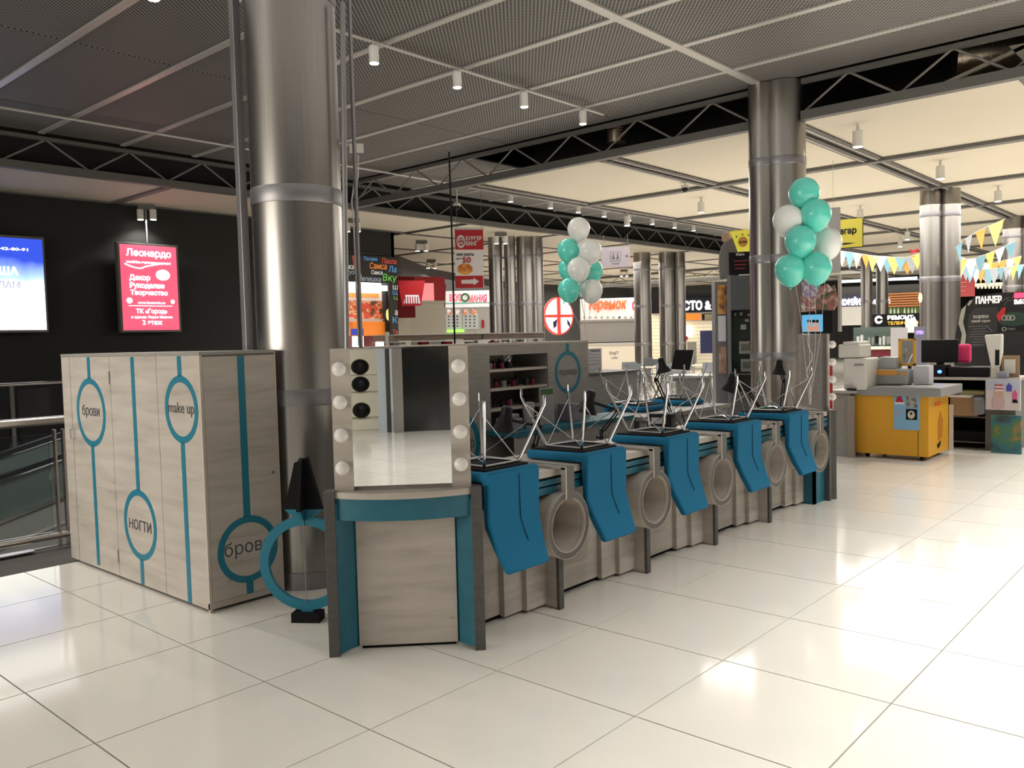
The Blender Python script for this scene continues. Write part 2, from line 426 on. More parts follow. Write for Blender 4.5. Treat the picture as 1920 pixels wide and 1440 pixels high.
for y in yb[1:]:
    MB().box(-11, y-.17, WZ-.06, 4.1, y+.02, WZ+.09).build('ceiling_beam', TRUSS, ceil)
    MB().box(-11, y+.025, WZ-.03, 4.1, y+.04, WZ-.005).build('beam_lip', STRIP, ceil)
# left part
yl = [-8, -3.6, .1, 3.8, 7.4, 11.1, 15.0]
for j in range(len(yl)-1): board(-16.95, yl[j]+.06, -14.62, yl[j+1]-.08)
for y in yl[1:]:
    MB().box(-17, y-.09, WZ-.03, -14.6, y+.05, WZ+.09).build('ceiling_beam', TRUSS, ceil)
MB().box(-17.0, -8, WZ-.03, -16.9, 15, WZ+.06).build('ceiling_beam', TRUSS, ceil)
xl = [-32, -29, -26, -23, -20, -17.1, -14.6]
yl2 = [15.0, 18.65, 22.3, 26.0, 29.7, 33.4, 37.1, 40.8, 44.5, 48.2]
for i in range(len(xl)-1):
    for j in range(len(yl2)-1): board(xl[i]+.08, yl2[j]+.08, xl[i+1]-.08, yl2[j+1]-.08)
for x in xl: MB().box(x-.07, 15, WZ-.02, x+.07, 48.2, WZ+.06).build('ceiling_beam', BEAM, ceil)
for y in yl2: MB().box(-32, y-.07, WZ-.03, -14.6, y+.06, WZ+.08).build('ceiling_beam', TRUSS, ceil)
for i in range(len(xb)-3): pass
for j in range(6, len(yb)-1): board(-14.4, yb[j], -11.1, yb[j+1]-.1)

# trusses
def truss(name, label, p0, p1, n, group='lattice ceiling trusses', zb=4.47, zt=5.02, w=.09):
    p0 = np.array(p0, float); p1 = np.array(p1, float); L = np.linalg.norm(p1-p0); rot = math.atan2(p1[1]-p0[1], p1[0]-p0[0])
    r = T(name, label, 'truss', (p0[0], p0[1], zb), rot, group)
    h = zt-zb
    MB().box(0, -w/2-.02, 0, L, w/2+.02, .12).build('bottom_chord', TRUSS, r)
    MB().box(0, -w/2, h-.06, L, w/2, h).build('top_chord', TRUSS, r)
    st = L/n; b0 = None
    for k in range(n):
        x = k*st
        MB().tube([(x, 0, .1), (x+st/2, 0, h-.04)], .016, 6).build('brace', TRUSSL, r)
        MB().tube([(x+st/2, 0, h-.04), (x+st, 0, .1)], .016, 6).build('brace', TRUSSL, r)
    return r
truss('ceiling_truss', 'long dark grey lattice truss crossing above the turquoise kiosk, left of the balloon pillar', (-14.3, 11.25), (-5.35, 11.25), 7)
truss('ceiling_truss', 'dark grey lattice truss right of the balloon pillar, under silver ducts', (-4.65, 11.25), (4, 11.25), 7)
truss('ceiling_truss', 'dark lattice truss at top left above the lit posters', (-14.5, -6), (-14.5, 11.25), 13)
truss('ceiling_truss', 'dark lattice truss running behind the white and turquoise balloons', (-14.5, 11.25), (-14.5, 37), 20)
truss('ceiling_truss', 'small far lattice truss above the food court signs', (-26, 33.6), (-11, 33.6), 12, zb=4.0, zt=4.5)
# black sheets added to stand in for the darkness above the boards
struct(MB().box(-11, 13.2, WZ+.1, 9, 13.22, 5.75).box(-14.75, -8, WZ+.1, -14.72, 37, 5.75).build('plenum_shade_sheet', VOID))
for i, (a, b, r, lab) in enumerate([(ony(1157, 268, 11.75), ony(1157, 236, 11.75), .17, 'short upright silver foil duct behind the middle of the truss'),
        (ony(1790, 108, 12.0), ony(1915, 96, 12.3), .26, 'wrinkled silver foil duct above the truss at top right')]):
    m = MB(); pts = [tuple(a[k]+(b[k]-a[k])*t/14 for k in range(3)) for t in range(15)]
    for t in range(14): m.tube([pts[t], pts[t+1]], r*(1 if t % 2 else .94), 16)
    o = m.build('foil_duct', FOIL, None, smooth=True); tag(o, lab, 'duct')
o = MB().prism([(-3.4, 4.62), (-2.1, 4.98), (-2.0, 4.96), (-3.3, 4.60)], 11.7, 11.76).prism([(-2.15, 4.78), (-1.75, 4.72), (-1.9, 4.98), (-2.3, 4.99)], 11.7, 11.75).build('loose_ceiling_board', PANEL)
tag(o, 'slipped cream board edges hanging behind the truss beside the silver duct', 'board')

# lamp rails and downlights
def rail(name, lab, x, y0, y1, z=4.965):
    o = MB().tube([(x, y0, z), (x, y1, z)], .022, 8).build(name, STRIP); tag(o, lab, 'rail', 'lamp rails under the perforated ceiling')
rail('lamp_rail', 'thin grey lamp rail under the perforated ceiling ending before the truss', -7.41, -6, 10.55)
rail('lamp_rail', 'thin grey lamp rail at far left under the perforated ceiling', -12.9, -6, 28)
def downlight(label, group, x, y, z, r=.055, h=.19, lens=None, top=None, twin=False):
    t = T('downlight', label, 'lamp', (x, y, z), 0, group)
    MB().lathe([(r, .0), (r, h)], n=20).build('housing', WHITEP, t, smooth=True)
    MB().lathe([(r*.86, -.004), (r*.86, .003)], n=20).build('lens', lens or LAMP, t)
    MB().box(-.018, -.018, h, .018, .018, h+(top or .05)).build('mount', WHITEP, t)
    return t
ordn = ['nearest', 'second', 'third', 'fourth', 'fifth']
ylamp = [3.66, 6.16, 7.46, 8.72, 10.03]
for k, y in enumerate(ylamp):
    downlight(['bright white downlight at the top edge left of the steel pillar', 'white downlight just right of the big steel pillar', 'white downlight above the burger banner, second right of the steel pillar',
               'white downlight third right of the steel pillar on the near rail', 'last white downlight on the near rail, before the truss'][k], 'downlights on the near rail', -7.41, y, 4.73)
for y in ylamp+[4.91, 2.4, 1.13, -.13, -1.4, -2.7]:
    spot(-7.41, y, 4.715, NEAR_W)
nm = ['first', 'second', 'third', 'fourth', 'fifth', 'sixth', 'seventh', 'eighth']
for k, y in enumerate([14.5, 15.95, 17.05, 18.17, 19.33, 20.5, 21.7, 22.8]):
    downlight('small far downlight, %s from the left above the turquoise and white balloons' % nm[k], 'far row of downlights above the left balloons', -12.8, y, 4.75, r=.06, h=.15, lens=LAMPF)
for y in [13.2, 16, 19, 22, 25]: spot(-12.8, y, 4.72, 60)
whl = [(-4.25, 12.2), (-4.15, 15.9), (-4.05, 19.7), (-6.95, 20.1), (-7.6, 25.8), (-8.4, 27.8), (-8.85, 16.1), (-11.05, 16.6), (-1.1, 15.9), (-1.1, 19.7), (-8.8, 23.4), (-5.1, 30.1), (-3.0, 30.1)]
whn = ['white downlight beside the balloon pillar under the cream ceiling', 'white downlight right of centre, second from the balloon pillar', 'white downlight at right edge under the cream ceiling', 'white downlight above the yellow hanging sign',
       'white downlight left of the double pillar, above the bunting', 'smaller white downlight behind the yellow sign', 'white downlight left of the balloon pillar, in front of the cream beam', 'white downlight nearest above the left balloons',
       'white downlight past the right edge of the double pillar', 'small white downlight near the far right pillar', 'small white downlight above the yellow mannequin sign', 'far white downlight above the bunting flags', 'far white downlight right of the double pillar over the bunting']
for (x, y), l in zip(whl, whn):
    downlight(l, 'downlights under the cream ceiling', x, y, 4.20, r=.07, h=.22, lens=LAMPF, top=.1); spot(x, y, 4.19, FAR_W*.5)
twins = [(-16.7, 7.9, 'over the red poster'), (-15.7, 12.25, 'right of the big steel pillar'), (-17.9, 16.4, 'left of the burger banner'), (-21.9, 20.5, 'lower left of the burger banner'), (-15.3, 16.9, 'on top of the burger banner'),
         (-20.5, 30.5, 'behind the left balloons'), (-14.9, 28.9, 'right of the grey hanging sign'), (-13.5, 33.0, 'left of the mannequin figure')]
for x, y, l in twins:
    t = T('twin_downlight', 'pair of white downlights '+l, 'lamp', (x, y, 4.20), .9, 'twin downlights over the food court')
    for s in (-.12, .12):
        MB().lathe([(.065, 0), (.065, .2)], c=(s, 0, 0), n=16).build('housing', WHITEP, t, smooth=True)
        MB().lathe([(.055, -.004), (.055, .002)], c=(s, 0, 0), n=16).build('lens', LAMPF, t)
    MB().box(-.16, -.02, .2, .16, .02, .30).build('mount', TRUSS, t)
    spot(x, y, 4.19, 60)
# the rails outside the frame on the right and behind the camera carry the same lamps
for x, w, an in ((.95, 400, 100), (4.2, RIGHT_W, 130)):
    for y in (3.2, 5.0, 6.8, 8.6, 10.3):
        spot(x, y, 4.72, w, an)
        if x < 2 and y > 8: continue
        downlight('white downlight over the open floor beyond the frame, %s lamp of the %s rail' % (dict(zip((3.2, 5.0, 6.8, 8.6, 10.3), nm))[y], 'nearer' if x < 2 else 'farther'), 'downlights over the open floor', x, y, 4.73)
for y in (13.5, 17.5, 22): spot(0.8, y, 4.3, 300)
for x, y in ((1.6, -3.6), (3.2, -1.2), (.4, -1.4)): spot(x, y, 4.72, 230, 100)

# pillars
def pillar(label, x, y, pipes, top, bands, strips=(), group='brushed steel pillars'):
    t = T('steel_pillar', label, 'pillar', (x, y, 0), 0, group)
    for (dx, dy, r) in pipes:
        MB().lathe([(r, .10), (r, top)], c=(dx, dy, 0), n=64).build('steel_cladding', STEEL, t, smooth=True)
        MB().lathe([(r+.008, 0), (r+.008, .115)], c=(dx, dy, 0), n=64).build('foot_band', STEELD, t, smooth=True)
        for z in bands: MB().lathe([(r+.004, z-.055), (r+.006, z-.05), (r+.006, z+.05), (r+.004, z+.055)], c=(dx, dy, 0), n=64).build('joint_band', STEELD, t, smooth=True)
    for (dx, dy, w) in strips:
        MB().box(dx-w/2, dy-w/2, 0, dx+w/2, dy+w/2, top).build('corner_profile', STEELD, t, bev=.004)
    return t
pillar('largest round brushed steel pillar, left of centre behind the cabinet', -4.93, 3.38, [(0, 0, .3)], 5.03, (1.28, 2.62, 3.96), [(-.33, -.22, .055), (.25, .31, .022)])
pillar('steel pillar behind the right balloons at the end of the kiosk', -5.0, 11.28, [(.06, .03, .29), (-.17, -.13, .19)], 5.03, (1.30, 2.64, 3.96))
pillar('double steel pillar behind the yellow counter', -5.0, 19.2, [(-.17, -.12, .2), (.13, .14, .21)], 4.55, (1.3, 2.66, 4.0))
pillar('steel pillar cut by the right picture edge', -4.75, 25.6, [(-.15, -.1, .22), (.2, .1, .22)], 4.55, (1.3, 2.66, 4.0))
p3 = at(968, 560, 24.0)
pillar('thick clustered steel pillar right of the burger banner', p3[0], p3[1], [(-.42, -.38, .2), (-.05, -.18, .16), (.18, .22, .25), (.42, .42, .2)], 4.55, (1.3, 2.63, 3.96))
p4 = at(1238, 560, 29.5)
pillar('clustered steel pillar in the middle of the food court', p4[0], p4[1], [(-.46, -.42, .3), (.16, .18, .27), (.5, .48, .2)], 4.55, (1.33, 2.64, 3.96))
for px, l in ((1625, 'slim far steel pillar left of the wooden slat wall'), (1654, 'slim far steel pillar in front of the wooden slat wall')):
    p = at(px, 560, 30); pillar(l, p[0], p[1], [(0, 0, .2)], 4.2, (1.33, 2.64))
# ================================================================== KIOSK
# --- wardrobe cabinet with printed doors (front faces -y, right side faces +x)
CX0, CX1, CY0, CY1 = -6.89, -4.77, 2.535, 3.06
t = T('wardrobe', 'tall pale wood wardrobe block with turquoise circles on its doors', 'cabinet', (CX0, CY0, 0))
MB().box(0, .018, .02, CX1-CX0-.018, CY1-CY0, 1.58).build('carcass', WOOD, t)
MB().box(-.004, -.002, 1.582, CX1-CX0+.004, CY1-CY0, 1.602).build('top_board', GREYL, t)
MB().box(.03, .03, 0, CX1-CX0-.05, CY1-CY0-.03, .02).build('plinth', BLACKM, t)
def dec_ring(par, cx, cz, R, th, y, ztop, zbot, w, name='circle_decal'):
    m = MB().annulus(cx, cz, R-th, R, y, y+.0015)
    if ztop: m.box(cx-w/2, y, cz+R-.004, cx+w/2, y+.0015, ztop)
    if zbot is not None: m.box(cx-w/2, y, zbot, cx+w/2, y+.0015, cz-R+.004)
    return m.build(name, DECAL, par)
doors = [(-6.73, -6.035, -6.385, 1.172, .252, 1.578, .04, 'брови', 'left door with a high turquoise circle'),
         (-6.03, -5.333, -5.672, .432, .243, 1.575, .022, 'ногти', 'middle door with a low turquoise circle'),
         (-5.328, -4.79, -5.02, 1.245, .212, 1.578, .02, 'make up', 'right door with a high turquoise circle')]
MB().box(0, 0, .02, -6.737-CX0, .018, 1.58).build('side_strip', WOOD, t)
for k, (a, b, cx, cz, R, zt, zb, s, lab) in enumerate(doors):
    d = MB().box(a-CX0, 0, .02, b-CX0, .0165, 1.581).build('door', WOOD, t, label=lab)
    dec_ring(d, cx-CX0, cz, R, .042, -.0017, zt, zb, .05)
    text(s, INK, d, cx-CX0-.165, cz-.045 if k != 1 else cz-.04, cx-CX0+.165, cz+.055, -.0015, ext=.001, keep=True)
    if k == 0:
        MB().tube([(.19, -.002, .96), (.19, -.03, .965), (.19, -.03, 1.03), (.19, -.002, 1.035)], .006, 8).build('handle', CHROME, d)
for z in (1.43, .16): MB().box(-6.036-CX0-.008, -.004, z-.045, -6.036-CX0+.008, .001, z+.045).build('hinge', STEELD, t)
e = MB().box(CX1-CX0-.016, .02, .06, CX1-CX0, CY1-CY0-.015, 1.572).build('end_door', WOOD, t, label='end door with a low turquoise circle')
# decals on the end door: built facing -y, then turned to face +x
def turn_x(o, x, yshift=0):                    # (u, -d, z) -> (x + d, u, z)
    me = o.data
    for v in me.vertices: u, d, z = v.co; v.co = (x-d, u+yshift, z)
    for md in list(o.modifiers): pass
    me.update(); return o
r = dec_ring(e, 2.81-CY0, .345, .212, .042, -.0017, 1.57, .06, .048); turn_x(r, CX1-CX0)
r = text('брови', INK, e, 2.81-CY0-.165, .30, 2.81-CY0+.165, .415, -.0015, ext=0, keep=True); turn_x(r, CX1-CX0)
MB().lathe([(.009, 0), (.009, .004)], n=12).build('lock', STEELD, e).matrix_local = Matrix.Translation((CX1-CX0, 3.01-CY0, .809)) @ Matrix.Rotation(pi/2, 4, 'Y')
MB().box(CX1-CX0-.02, 0, .0, CX1-CX0, .018, 1.582).box(CX1-CX0-.02, CY1-CY0-.014, .02, CX1-CX0, CY1-CY0, 1.582).box(CX1-CX0-.02, 0, .02, CX1-CX0-.002, CY1-CY0, .058).build('corner_post', EDGE, t)

# --- ring sign standing at the entrance
P = fl(578, 1163); ang = math.atan2(P[0]*-1, P[1])*-1
t = T('ring_stand', 'turquoise hoop stand with black pointed top beside the steel pillar', 'stand', (P[0], P[1], 0), .62)
MB().box(-.085, -.05, 0, .085, .05, .055).build('foot', BLACKM, t)
MB().box(-.035, -.012, .055, .035, .012, .11).annulus(0, .345, .225, .28, -.014, .014, 64).build('hoop', DECAL, t)
MB().prism([(-.115, .665), (-.045, .60), (-.06, .595), (.06, .595), (.045, .60), (.115, .665)], -.012, .012).build('collar', DECAL, t)
MB().prism([(-.115, .667), (.115, .667), (.035, .975), (-.045, .94)], -.013, .013).build('black_fin', BLACKM, t)
MB().box(-.012, -.10, .667, .012, -.013, .668).prism([(-.10, .667), (-.013, .667), (-.013, .97), (-.04, .955)], -.012, .012, 'x').build('cross_fin', BLACKM, t)
MB().prism([(-.1, .667), (-.013, .667), (-.013, .60), (-.05, .61)], -.012, .012, 'x').build('cross_collar', DECAL, t)
MB().box(-.0015, -.02, .11, .0015, -.015, .6).build('wire', STEELD, t)

# --- make-up station with mirror (faces the camera at 45 degrees)
def station(label, loc, rot, grp):
    t = T('makeup_station', label, 'dressing table', loc, rot, grp)
    w = .38
    for s in (-1, 1):
        MB().box(s*w-.028, -.045, 0, s*w+.028, .05, .868).build('corner_post', GRAPH, t, bev=.002)
        MB().add(*(lambda a, b: ([(a[0], a[1], .015), (b[0], b[1], .015), (b[0], b[1]+.016, .015), (a[0], a[1]+.016, .015), (a[0], a[1], .80), (b[0], b[1], .80), (b[0], b[1]+.016, .80), (a[0], a[1]+.016, .80)],
             [(3, 2, 1, 0), (4, 5, 6, 7), (0, 1, 5, 4), (1, 2, 6, 5), (2, 3, 7, 6), (3, 0, 4, 7)]))((s*(w-.025), -.035), (s*.262, .065))).build('side_panel', TEAL, t)
    MB().box(-.262, .05, .02, .262, .066, .79).build('front_panel', WOOD, t)
    MB().box(-.25, .07, 0, .25, .25, .02).build('plinth', BLACKM, t)
    def arc(hw, sag, y0, n=20): return [(-hw+2*hw*k/n, y0-sag*(1-((2*k/n)-1)**2)) for k in range(n+1)]
    f = arc(w-.03, .075, -.02); b = [(x, y+.016) for x, y in reversed(f)]
    MB().prism(f+b, .715, .828, 'z').build('bowed_apron', TEAL, t, smooth=True)
    MB().prism(arc(w-.03, .085, -.03)+[(w-.03-.26, .27), (-w+.03+.26, .27)], .83, .862, 'z').build('worktop', WOOD, t)
    for s in (-1, 1):
        c = MB().box(s*.305-.05, -.004, .862, s*.305+.05, .03, 1.605).build('mirror_upright', WOOD, t)
        for z in (.99, 1.16, 1.33, 1.50):
            MB().add(*lath_y([(.030, 0), (.030, .012), (.026, .02)], s*.305+s*.018*0, -.004, z)).build('lamp_socket', CHROME, c, smooth=True)
            MB().ball((s*.305, -.052, z), .037, 20, 12).build('lamp_bulb', GLASSB, c, smooth=True)
    MB().box(-.255, .002, .885, .255, .014, 1.600).build('mirror', MIRROR, t)
    MB().box(-.355, .0145, .862, .355, .03, 1.603).build('back_board', GREYL, t)
    MB().box(-.256, -.004, 1.598, .256, .014, 1.605).build('mirror_trim', CHROME, t)
    return t
def lath_y(prof, cx, y, cz, n=20):
    vs = []; fs = []
    for r, d in prof:
        for k in range(n): vs.append((cx+r*math.cos(2*pi*k/n), y-d, cz+r*math.sin(2*pi*k/n)))
    for i in range(len(prof)-1):
        for k in range(n):
            k2 = (k+1) % n; fs.append((i*n+k, i*n+k2, (i+1)*n+k2, (i+1)*n+k))
    fs.append(tuple(range(n))); fs.append(tuple((len(prof)-1)*n+k for k in range(n)))
    return vs, fs
station('make-up dressing table with lit-bulb mirror and bowed turquoise apron, nearest end of the kiosk', (-3.335, 2.875, 0), pi/4, 'make-up stations at the kiosk ends')
station('make-up mirror station at the far end of the kiosk, seen from its grey back', (-3.36, 8.38, 0), pi*3/4, 'make-up stations at the kiosk ends')

# --- front counter
t = T('manicure_counter', 'long pale wood counter with turquoise fascia and five big rings in front', 'counter', (-3.08, 3.12, 0), pi/2)
# local x = world y - 3.12, local y = -(world x + 3.08) -> into the kiosk
L = 4.93
def lx(y): return y-3.12
MB().box(.06, 0, .824, L-.04, .58, .864).build('worktop', WOOD, t)
MB().box(.05, .012, .722, L-.04, .03, .824).build('dark_backing', BLACKM, t)
MB().box(.05, .0, .776, L-.04, .014, .808).build('fascia_rail', TEAL, t)
MB().box(.05, .0, .725, L-.04, .014, .766).build('fascia_rail', TEAL, t)
MB().box(.06, .205, .03, L-.04, .222, .824).build('front_panel', WOOD, t)
MB().box(.06, .56, .03, L-.04, .575, .824).build('rear_panel', GREYL, t)
MB().box(.06, .23, 0, L-.1, .54, .03).build('plinth', BLACKM, t)
for k in range(5):
    yp = lx(3.90+.968*k)
    MB().box(yp-.022, .03, 0, yp+.022, .05, .345).build('support_edge', GRAPH, t)
    MB().box(yp-.02, .05, .008, yp+.02, .205, .345).build('support_fin', WOOD, t)
    MB().box(yp-.20, .135, .02, yp-.02, .205, .722).build('pilaster', WOOD, t)
    MB().box(yp-.36, .17, .02, yp-.2, .205, .722).build('pilaster', WOOD, t)
    yr = lx(3.848+.948*k); cz = .535
    rg = MB().annulus(yr, cz, .160, .197, -.075, -.055, 64).build('ring', RINGG, t, label='grey ring face of the round tube')
    MB().annulus(yr, cz, .157, .1605, -.078, -.05, 64).annulus(yr, cz, .1965, .1985, -.078, -.05, 64).build('ring_edge', EDGE, rg)
    MB().annulus(yr, cz, .157, .1945, -.055, .17, 64).disc(yr, cz, .158, .158, .15, .165, 48).build('round_tube', WOOD, t, smooth=True)
    MB().box(yr-.022, -.084, .690, yr+.052, -.056, .878).box(yr-.022, -.080, .866, yr+.052, .58, .880).build('strap', RINGG, t)
    MB().box(yr-.032, -.085, .690, yr-.022, -.052, .878).box(yr-.032, -.082, .866, yr-.022, .58, .882).build('strap_edge', EDGE, t)
MB().box(L-.055, -.02, 0, L-.01, .03, .868).build('end_post', GRAPH, t)
MB().box(L-.30, .03, .0, L-.04, .21, .724).build('end_panel', TEAL, t)
MB().box(L-.05, .0, .0, L-.03, .58, .864).build('end_board', GRAPH, t)

# --- chairs turned over on the counters
def chair():
    t = T('padded_chair', '', 'chair', (0, 0, 0), 0, 'turquoise chairs turned over on the kiosk counters')
    # upside down: seat pad lies on the counter, back hangs over local -y
    MB().prism([(-.21, .005), (.27, .0), (.275, .055), (-.21, .062)], -.215, .215, 'x').build('seat', FAB, t, bev=.022, segs=4, smooth=True)
    MB().prism([(-.17, .058), (.25, .052), (.24, .068), (-.16, .074)], -.175, .175, 'x').build('underside', BLACKM, t, bev=.006)
    prof = [(-.165, .066), (-.205, .062), (-.218, .04), (-.214, -.10), (-.212, -.215), (-.262, -.35), (-.312, -.455), (-.300, -.475), (-.27, -.472), (-.212, -.36), (-.165, -.235), (-.166, -.10), (-.160, 0.0)]
    b = MB()
    # backrest: tapered sheet, slightly narrower at the far end
    def half(z): return .208 if z > -.2 else .208-.045*(-.2-z)/.27
    n = len(prof); vs = [(s*half(z), y, z) for s in (-1, 1) for (y, z) in prof]
    fs = [tuple(range(n)), tuple(reversed(range(n, 2*n)))]+[(i, n+i, n+(i+1) % n, (i+1) % n) for i in range(n)]
    bk = b.add(vs, fs).build('backrest', FAB, t, bev=.018, segs=3, smooth=True)
    MB().tube([(.03, -.2185, .035), (.033, -.2180, -.10), (.04, -.215, -.215), (.045, -.244, -.293), (.05, -.259, -.333)], .0028, 6).build('seam', FABD, bk)
    q, z0 = .14, .082
    c = [(-q, -q+.02), (q, -q+.02), (q, q+.02), (-q, q+.02)]
    MB().tube([(*c[0], z0), (*c[1], z0), (*c[2], z0), (*c[3], z0), (*c[0], z0)], .0075, 8).tube([(*c[0], z0), (0, .02, z0+.02), (*c[2], z0)], .006, 6).tube([(*c[1], z0), (0, .02, z0+.02), (*c[3], z0)], .006, 6).build('frame', CHROME, t, smooth=True)
    tips = []
    for (x, y) in c:
        X = math.copysign(.245, x); Y = .02+math.copysign(.25, y-.02)
        MB().tube([(x, y, z0), (X, Y, .395), (X, Y, .45)], .0092, 10).build('leg', CHROME, t, smooth=True); tips.append((X, Y))
    for i in range(4):
        a = tips[i]; m = c[(i+1) % 4]; m2 = c[(i-1) % 4]
        MB().tube([(a[0]*.97, .02+(a[1]-.02)*.97, .36), (m[0]*.9, m[1], z0+.01)], .0032, 6).build('brace', CHROME, t, smooth=True)
    return t
c0 = chair()
ch = [(3.385, 'nearest turquoise chair upturned on the counter, beside the bulb mirror'), (4.255, 'second upturned turquoise chair along the counter, between the first two rings'),
      (5.19, 'third upturned turquoise chair along the counter, middle of five'), (6.21, 'fourth upturned turquoise chair along the counter'), (7.17, 'fifth upturned turquoise chair, beside the last ring')]
for k, (y, l) in enumerate(ch):
    if k == 0: c0['label'] = l; c0.location = (-3.22, y, .868); c0.rotation_euler = (0, 0, pi/2)
    else: clone(c0, l, (-3.22, y, .868), pi/2)

# --- back wall of the kiosk with shelves
BX = -4.75
t = T('kiosk_back_wall', 'grey wood wall unit with shelf niche and turquoise circles behind the counter', 'wall unit', (BX, 3.72, 0), pi/2)
def ly(y): return y-3.72
MB().box(0, 0, .02, ly(5.07), .45, 1.585).build('cupboard', GREYL, t)
MB().box(0, -.003, 1.585, ly(6.44), .46, 1.602).build('top_board', EDGE, t)
MB().box(ly(5.83), 0, .02, ly(6.44), .45, 1.585).build('end_cupboard', GREYL, t)
MB().box(ly(5.07), .40, .02, ly(5.83), .45, 1.585).build('niche_back', GREYL, t)
MB().box(ly(5.07), 0, .02, ly(5.83), .40, .86).build('base_cupboard', GREYL, t)
MB().box(ly(5.07), 0, 1.50, ly(5.83), .40, 1.585).build('niche_head', GREYL, t)
for z in (1.01+.02, 1.20, 1.36): MB().box(ly(5.07), .01, z, ly(5.83), .40, z+.022).build('shelf', EDGE, t)
dec_ring(t, ly(4.66), .80, .27, .05, -.0017, 1.58, None, .055)
FAINT = mat('faint_print_ink', (.13, .125, .12), .6)
text('маникюр', INK, t, ly(4.66)-.20, .74, ly(4.66)+.20, .83, -.002, ext=.001)
dec_ring(t, ly(6.12), 1.315, .195, .038, -.0017, 1.58, .90, .045)
text('педикюр', FAINT, t, ly(6.12)-.13, 1.27, ly(6.12)+.13, 1.34, -.002, ext=.001)
MB().box(ly(5.0), -.34, .845, ly(6.7), -.001, .885).build('worktop', TEAL, t)
MB().box(ly(5.0), -.33, .03, ly(6.7), -.31, .845).build('desk_front', GREYL, t)
# bottles and jars on the shelves
bm_ = [(.022, .085, 'dark'), (.024, .07, 'pale'), (.02, .10, 'dark'), (.026, .075, 'dark'), (.022, .07, 'red')]
random.seed(3)
DK = mat('dark_bottle_glass', (.02, .016, .02), .2); PL = mat('pale_jar_plastic', (.3, .29, .27), .4); RD = mat('dark_red_bottle', (.18, .01, .03), .25)
rows = [(1.382, 'on the top shelf', 5.12, 5.42), (1.222, 'on the middle shelf', 5.12, 5.70), (1.052, 'on the bottom shelf', 5.12, 5.70)]
for z, wh, a, b in rows:
    n = 9 if wh != 'on the top shelf' else 6
    for k in range(n):
        r_, h_, c_ = random.choice(bm_); mm = {'dark': DK, 'pale': PL, 'red': RD}[c_]
        y = a+(b-a)*k/(n-1); x = BX-.07-random.random()*.1
        tt = T('cosmetic_bottle', '%s cosmetic bottle, number %s from the left %s of the kiosk niche' % (c_, nm[k] if k < 8 else 'ninth', wh), 'bottle', (x, y, z), 0, 'cosmetic bottles '+wh)
        tt['label'] = tt['label'].replace('number ', '')
        MB().lathe([(r_, 0), (r_, h_*.7), (r_*.5, h_*.8)], n=12).build('body', mm, tt, smooth=True)
        MB().lathe([(r_*.5, h_*.8), (r_*.5, h_)], n=10).build('cap', BLACK, tt, smooth=True)
# flowers, lamp base, price stand and white towel roll on the desk
p = (BX-.1, 5.40, 1.382)
t = T('flower_pot', 'small dark pot with white flowers on the top niche shelf', 'plant', p)
MB().lathe([(.02, 0), (.032, .045)], n=14).build('pot', BLACK, t, smooth=True)
m = MB()
for k in range(9): a = k*2.4; m.ball((.022*math.cos(a), .03*math.sin(a), .065+.006*k), .014, 8, 6)
m.build('flowers', mat('white_petals', (.7, .7, .66), .8), t, smooth=True)
o = MB().lathe([(.035, 0), (.048, .12), (.052, .21), (.045, .212)], n=24).build('tall_cup', mat('grey_white_cup', (.42, .40, .37), .6), None, (BX+.16, 5.36, .885), smooth=True); tag(o, 'tall off-white flared cup on the turquoise desk under the shelves', 'cup')
t = T('price_stand', 'white price sheet with green heading in a stand under the shelves', 'stand', (BX+.12, 5.66, .885), pi/2)
MB().box(-.10, 0, 0, .10, .008, .32).build('sheet', mat('grey_white_sheet', (.33, .32, .33), .6), t); MB().box(-.085, -.002, .255, .085, 0, .305).build('heading', mat('green_print', (.06, .13, .03), .6), t)
o = MB().box(-.09, -.07, 0, .09, .07, .10).box(-.05, -.05, .10, .07, .05, .135).build('steriliser_box', mat('grey_device_plastic', (.22, .2, .23), .5), None, (BX+.15, 5.13, .885), bev=.01); tag(o, 'pale grey steriliser box on the turquoise desk left of the flared cup', 'box')
o = MB().box(-.09, -.06, 0, .09, .06, .16).build('tissue_box', mat('grey_device_plastic', (.2, .2, .2)), None, (BX+.14, 5.95, .885), bev=.008); tag(o, 'pale box with dark top right of the price sheet on the turquoise desk', 'box')

# --- rear row of the kiosk
t = T('rear_counter', 'rear kiosk counter with wooden fronts behind the first row', 'counter', (-4.35, 6.75, 0), pi/2)
MB().box(0, 0, .82, 1.75, .62, .86).build('worktop', GREYL, t)
for k in range(4): MB().box(.0+k*.44, .03, .03, .43+k*.44, .045, .40).build('drawer', GREYL, t); MB().box(.0+k*.44, .03, .41, .43+k*.44, .045, .815).build('drawer', GREYL, t)
MB().box(0, .05, 0, 1.75, .6, .82).build('carcass', GRAPH, t)
clone(c0, 'upturned turquoise chair on the rear counter, left of the phone stand', (-4.87, 7.35, .864), -pi/2)
clone(c0, 'upturned turquoise chair on the rear counter, in front of the balloon pillar', (-4.87, 8.2, .864), -pi/2)
# black bag / instrument case standing in the aisle
o = MB().box(-.16, -.12, 0, .16, .12, .62).build('instrument_case', BLACKM, None, (-3.95, 5.9, .20), bev=.03); 
t = T('aisle_trolley', 'black trolley between the two kiosk counters, behind the third chair', 'trolley', (-3.98, 5.95, 0), .2); o.parent = t; o.location = (0, 0, .14); o.name = 'case'
MB().box(-.2, -.15, .10, .2, .15, .14).build('deck', BLACKM, t)
for sx in (-.15, .15):
    for sy in (-.11, .11): MB().lathe([(.02, 0), (.02, .05), (.008, .05), (.008, .11)], c=(sx, sy, 0), n=10).build('caster', BLACK, t)

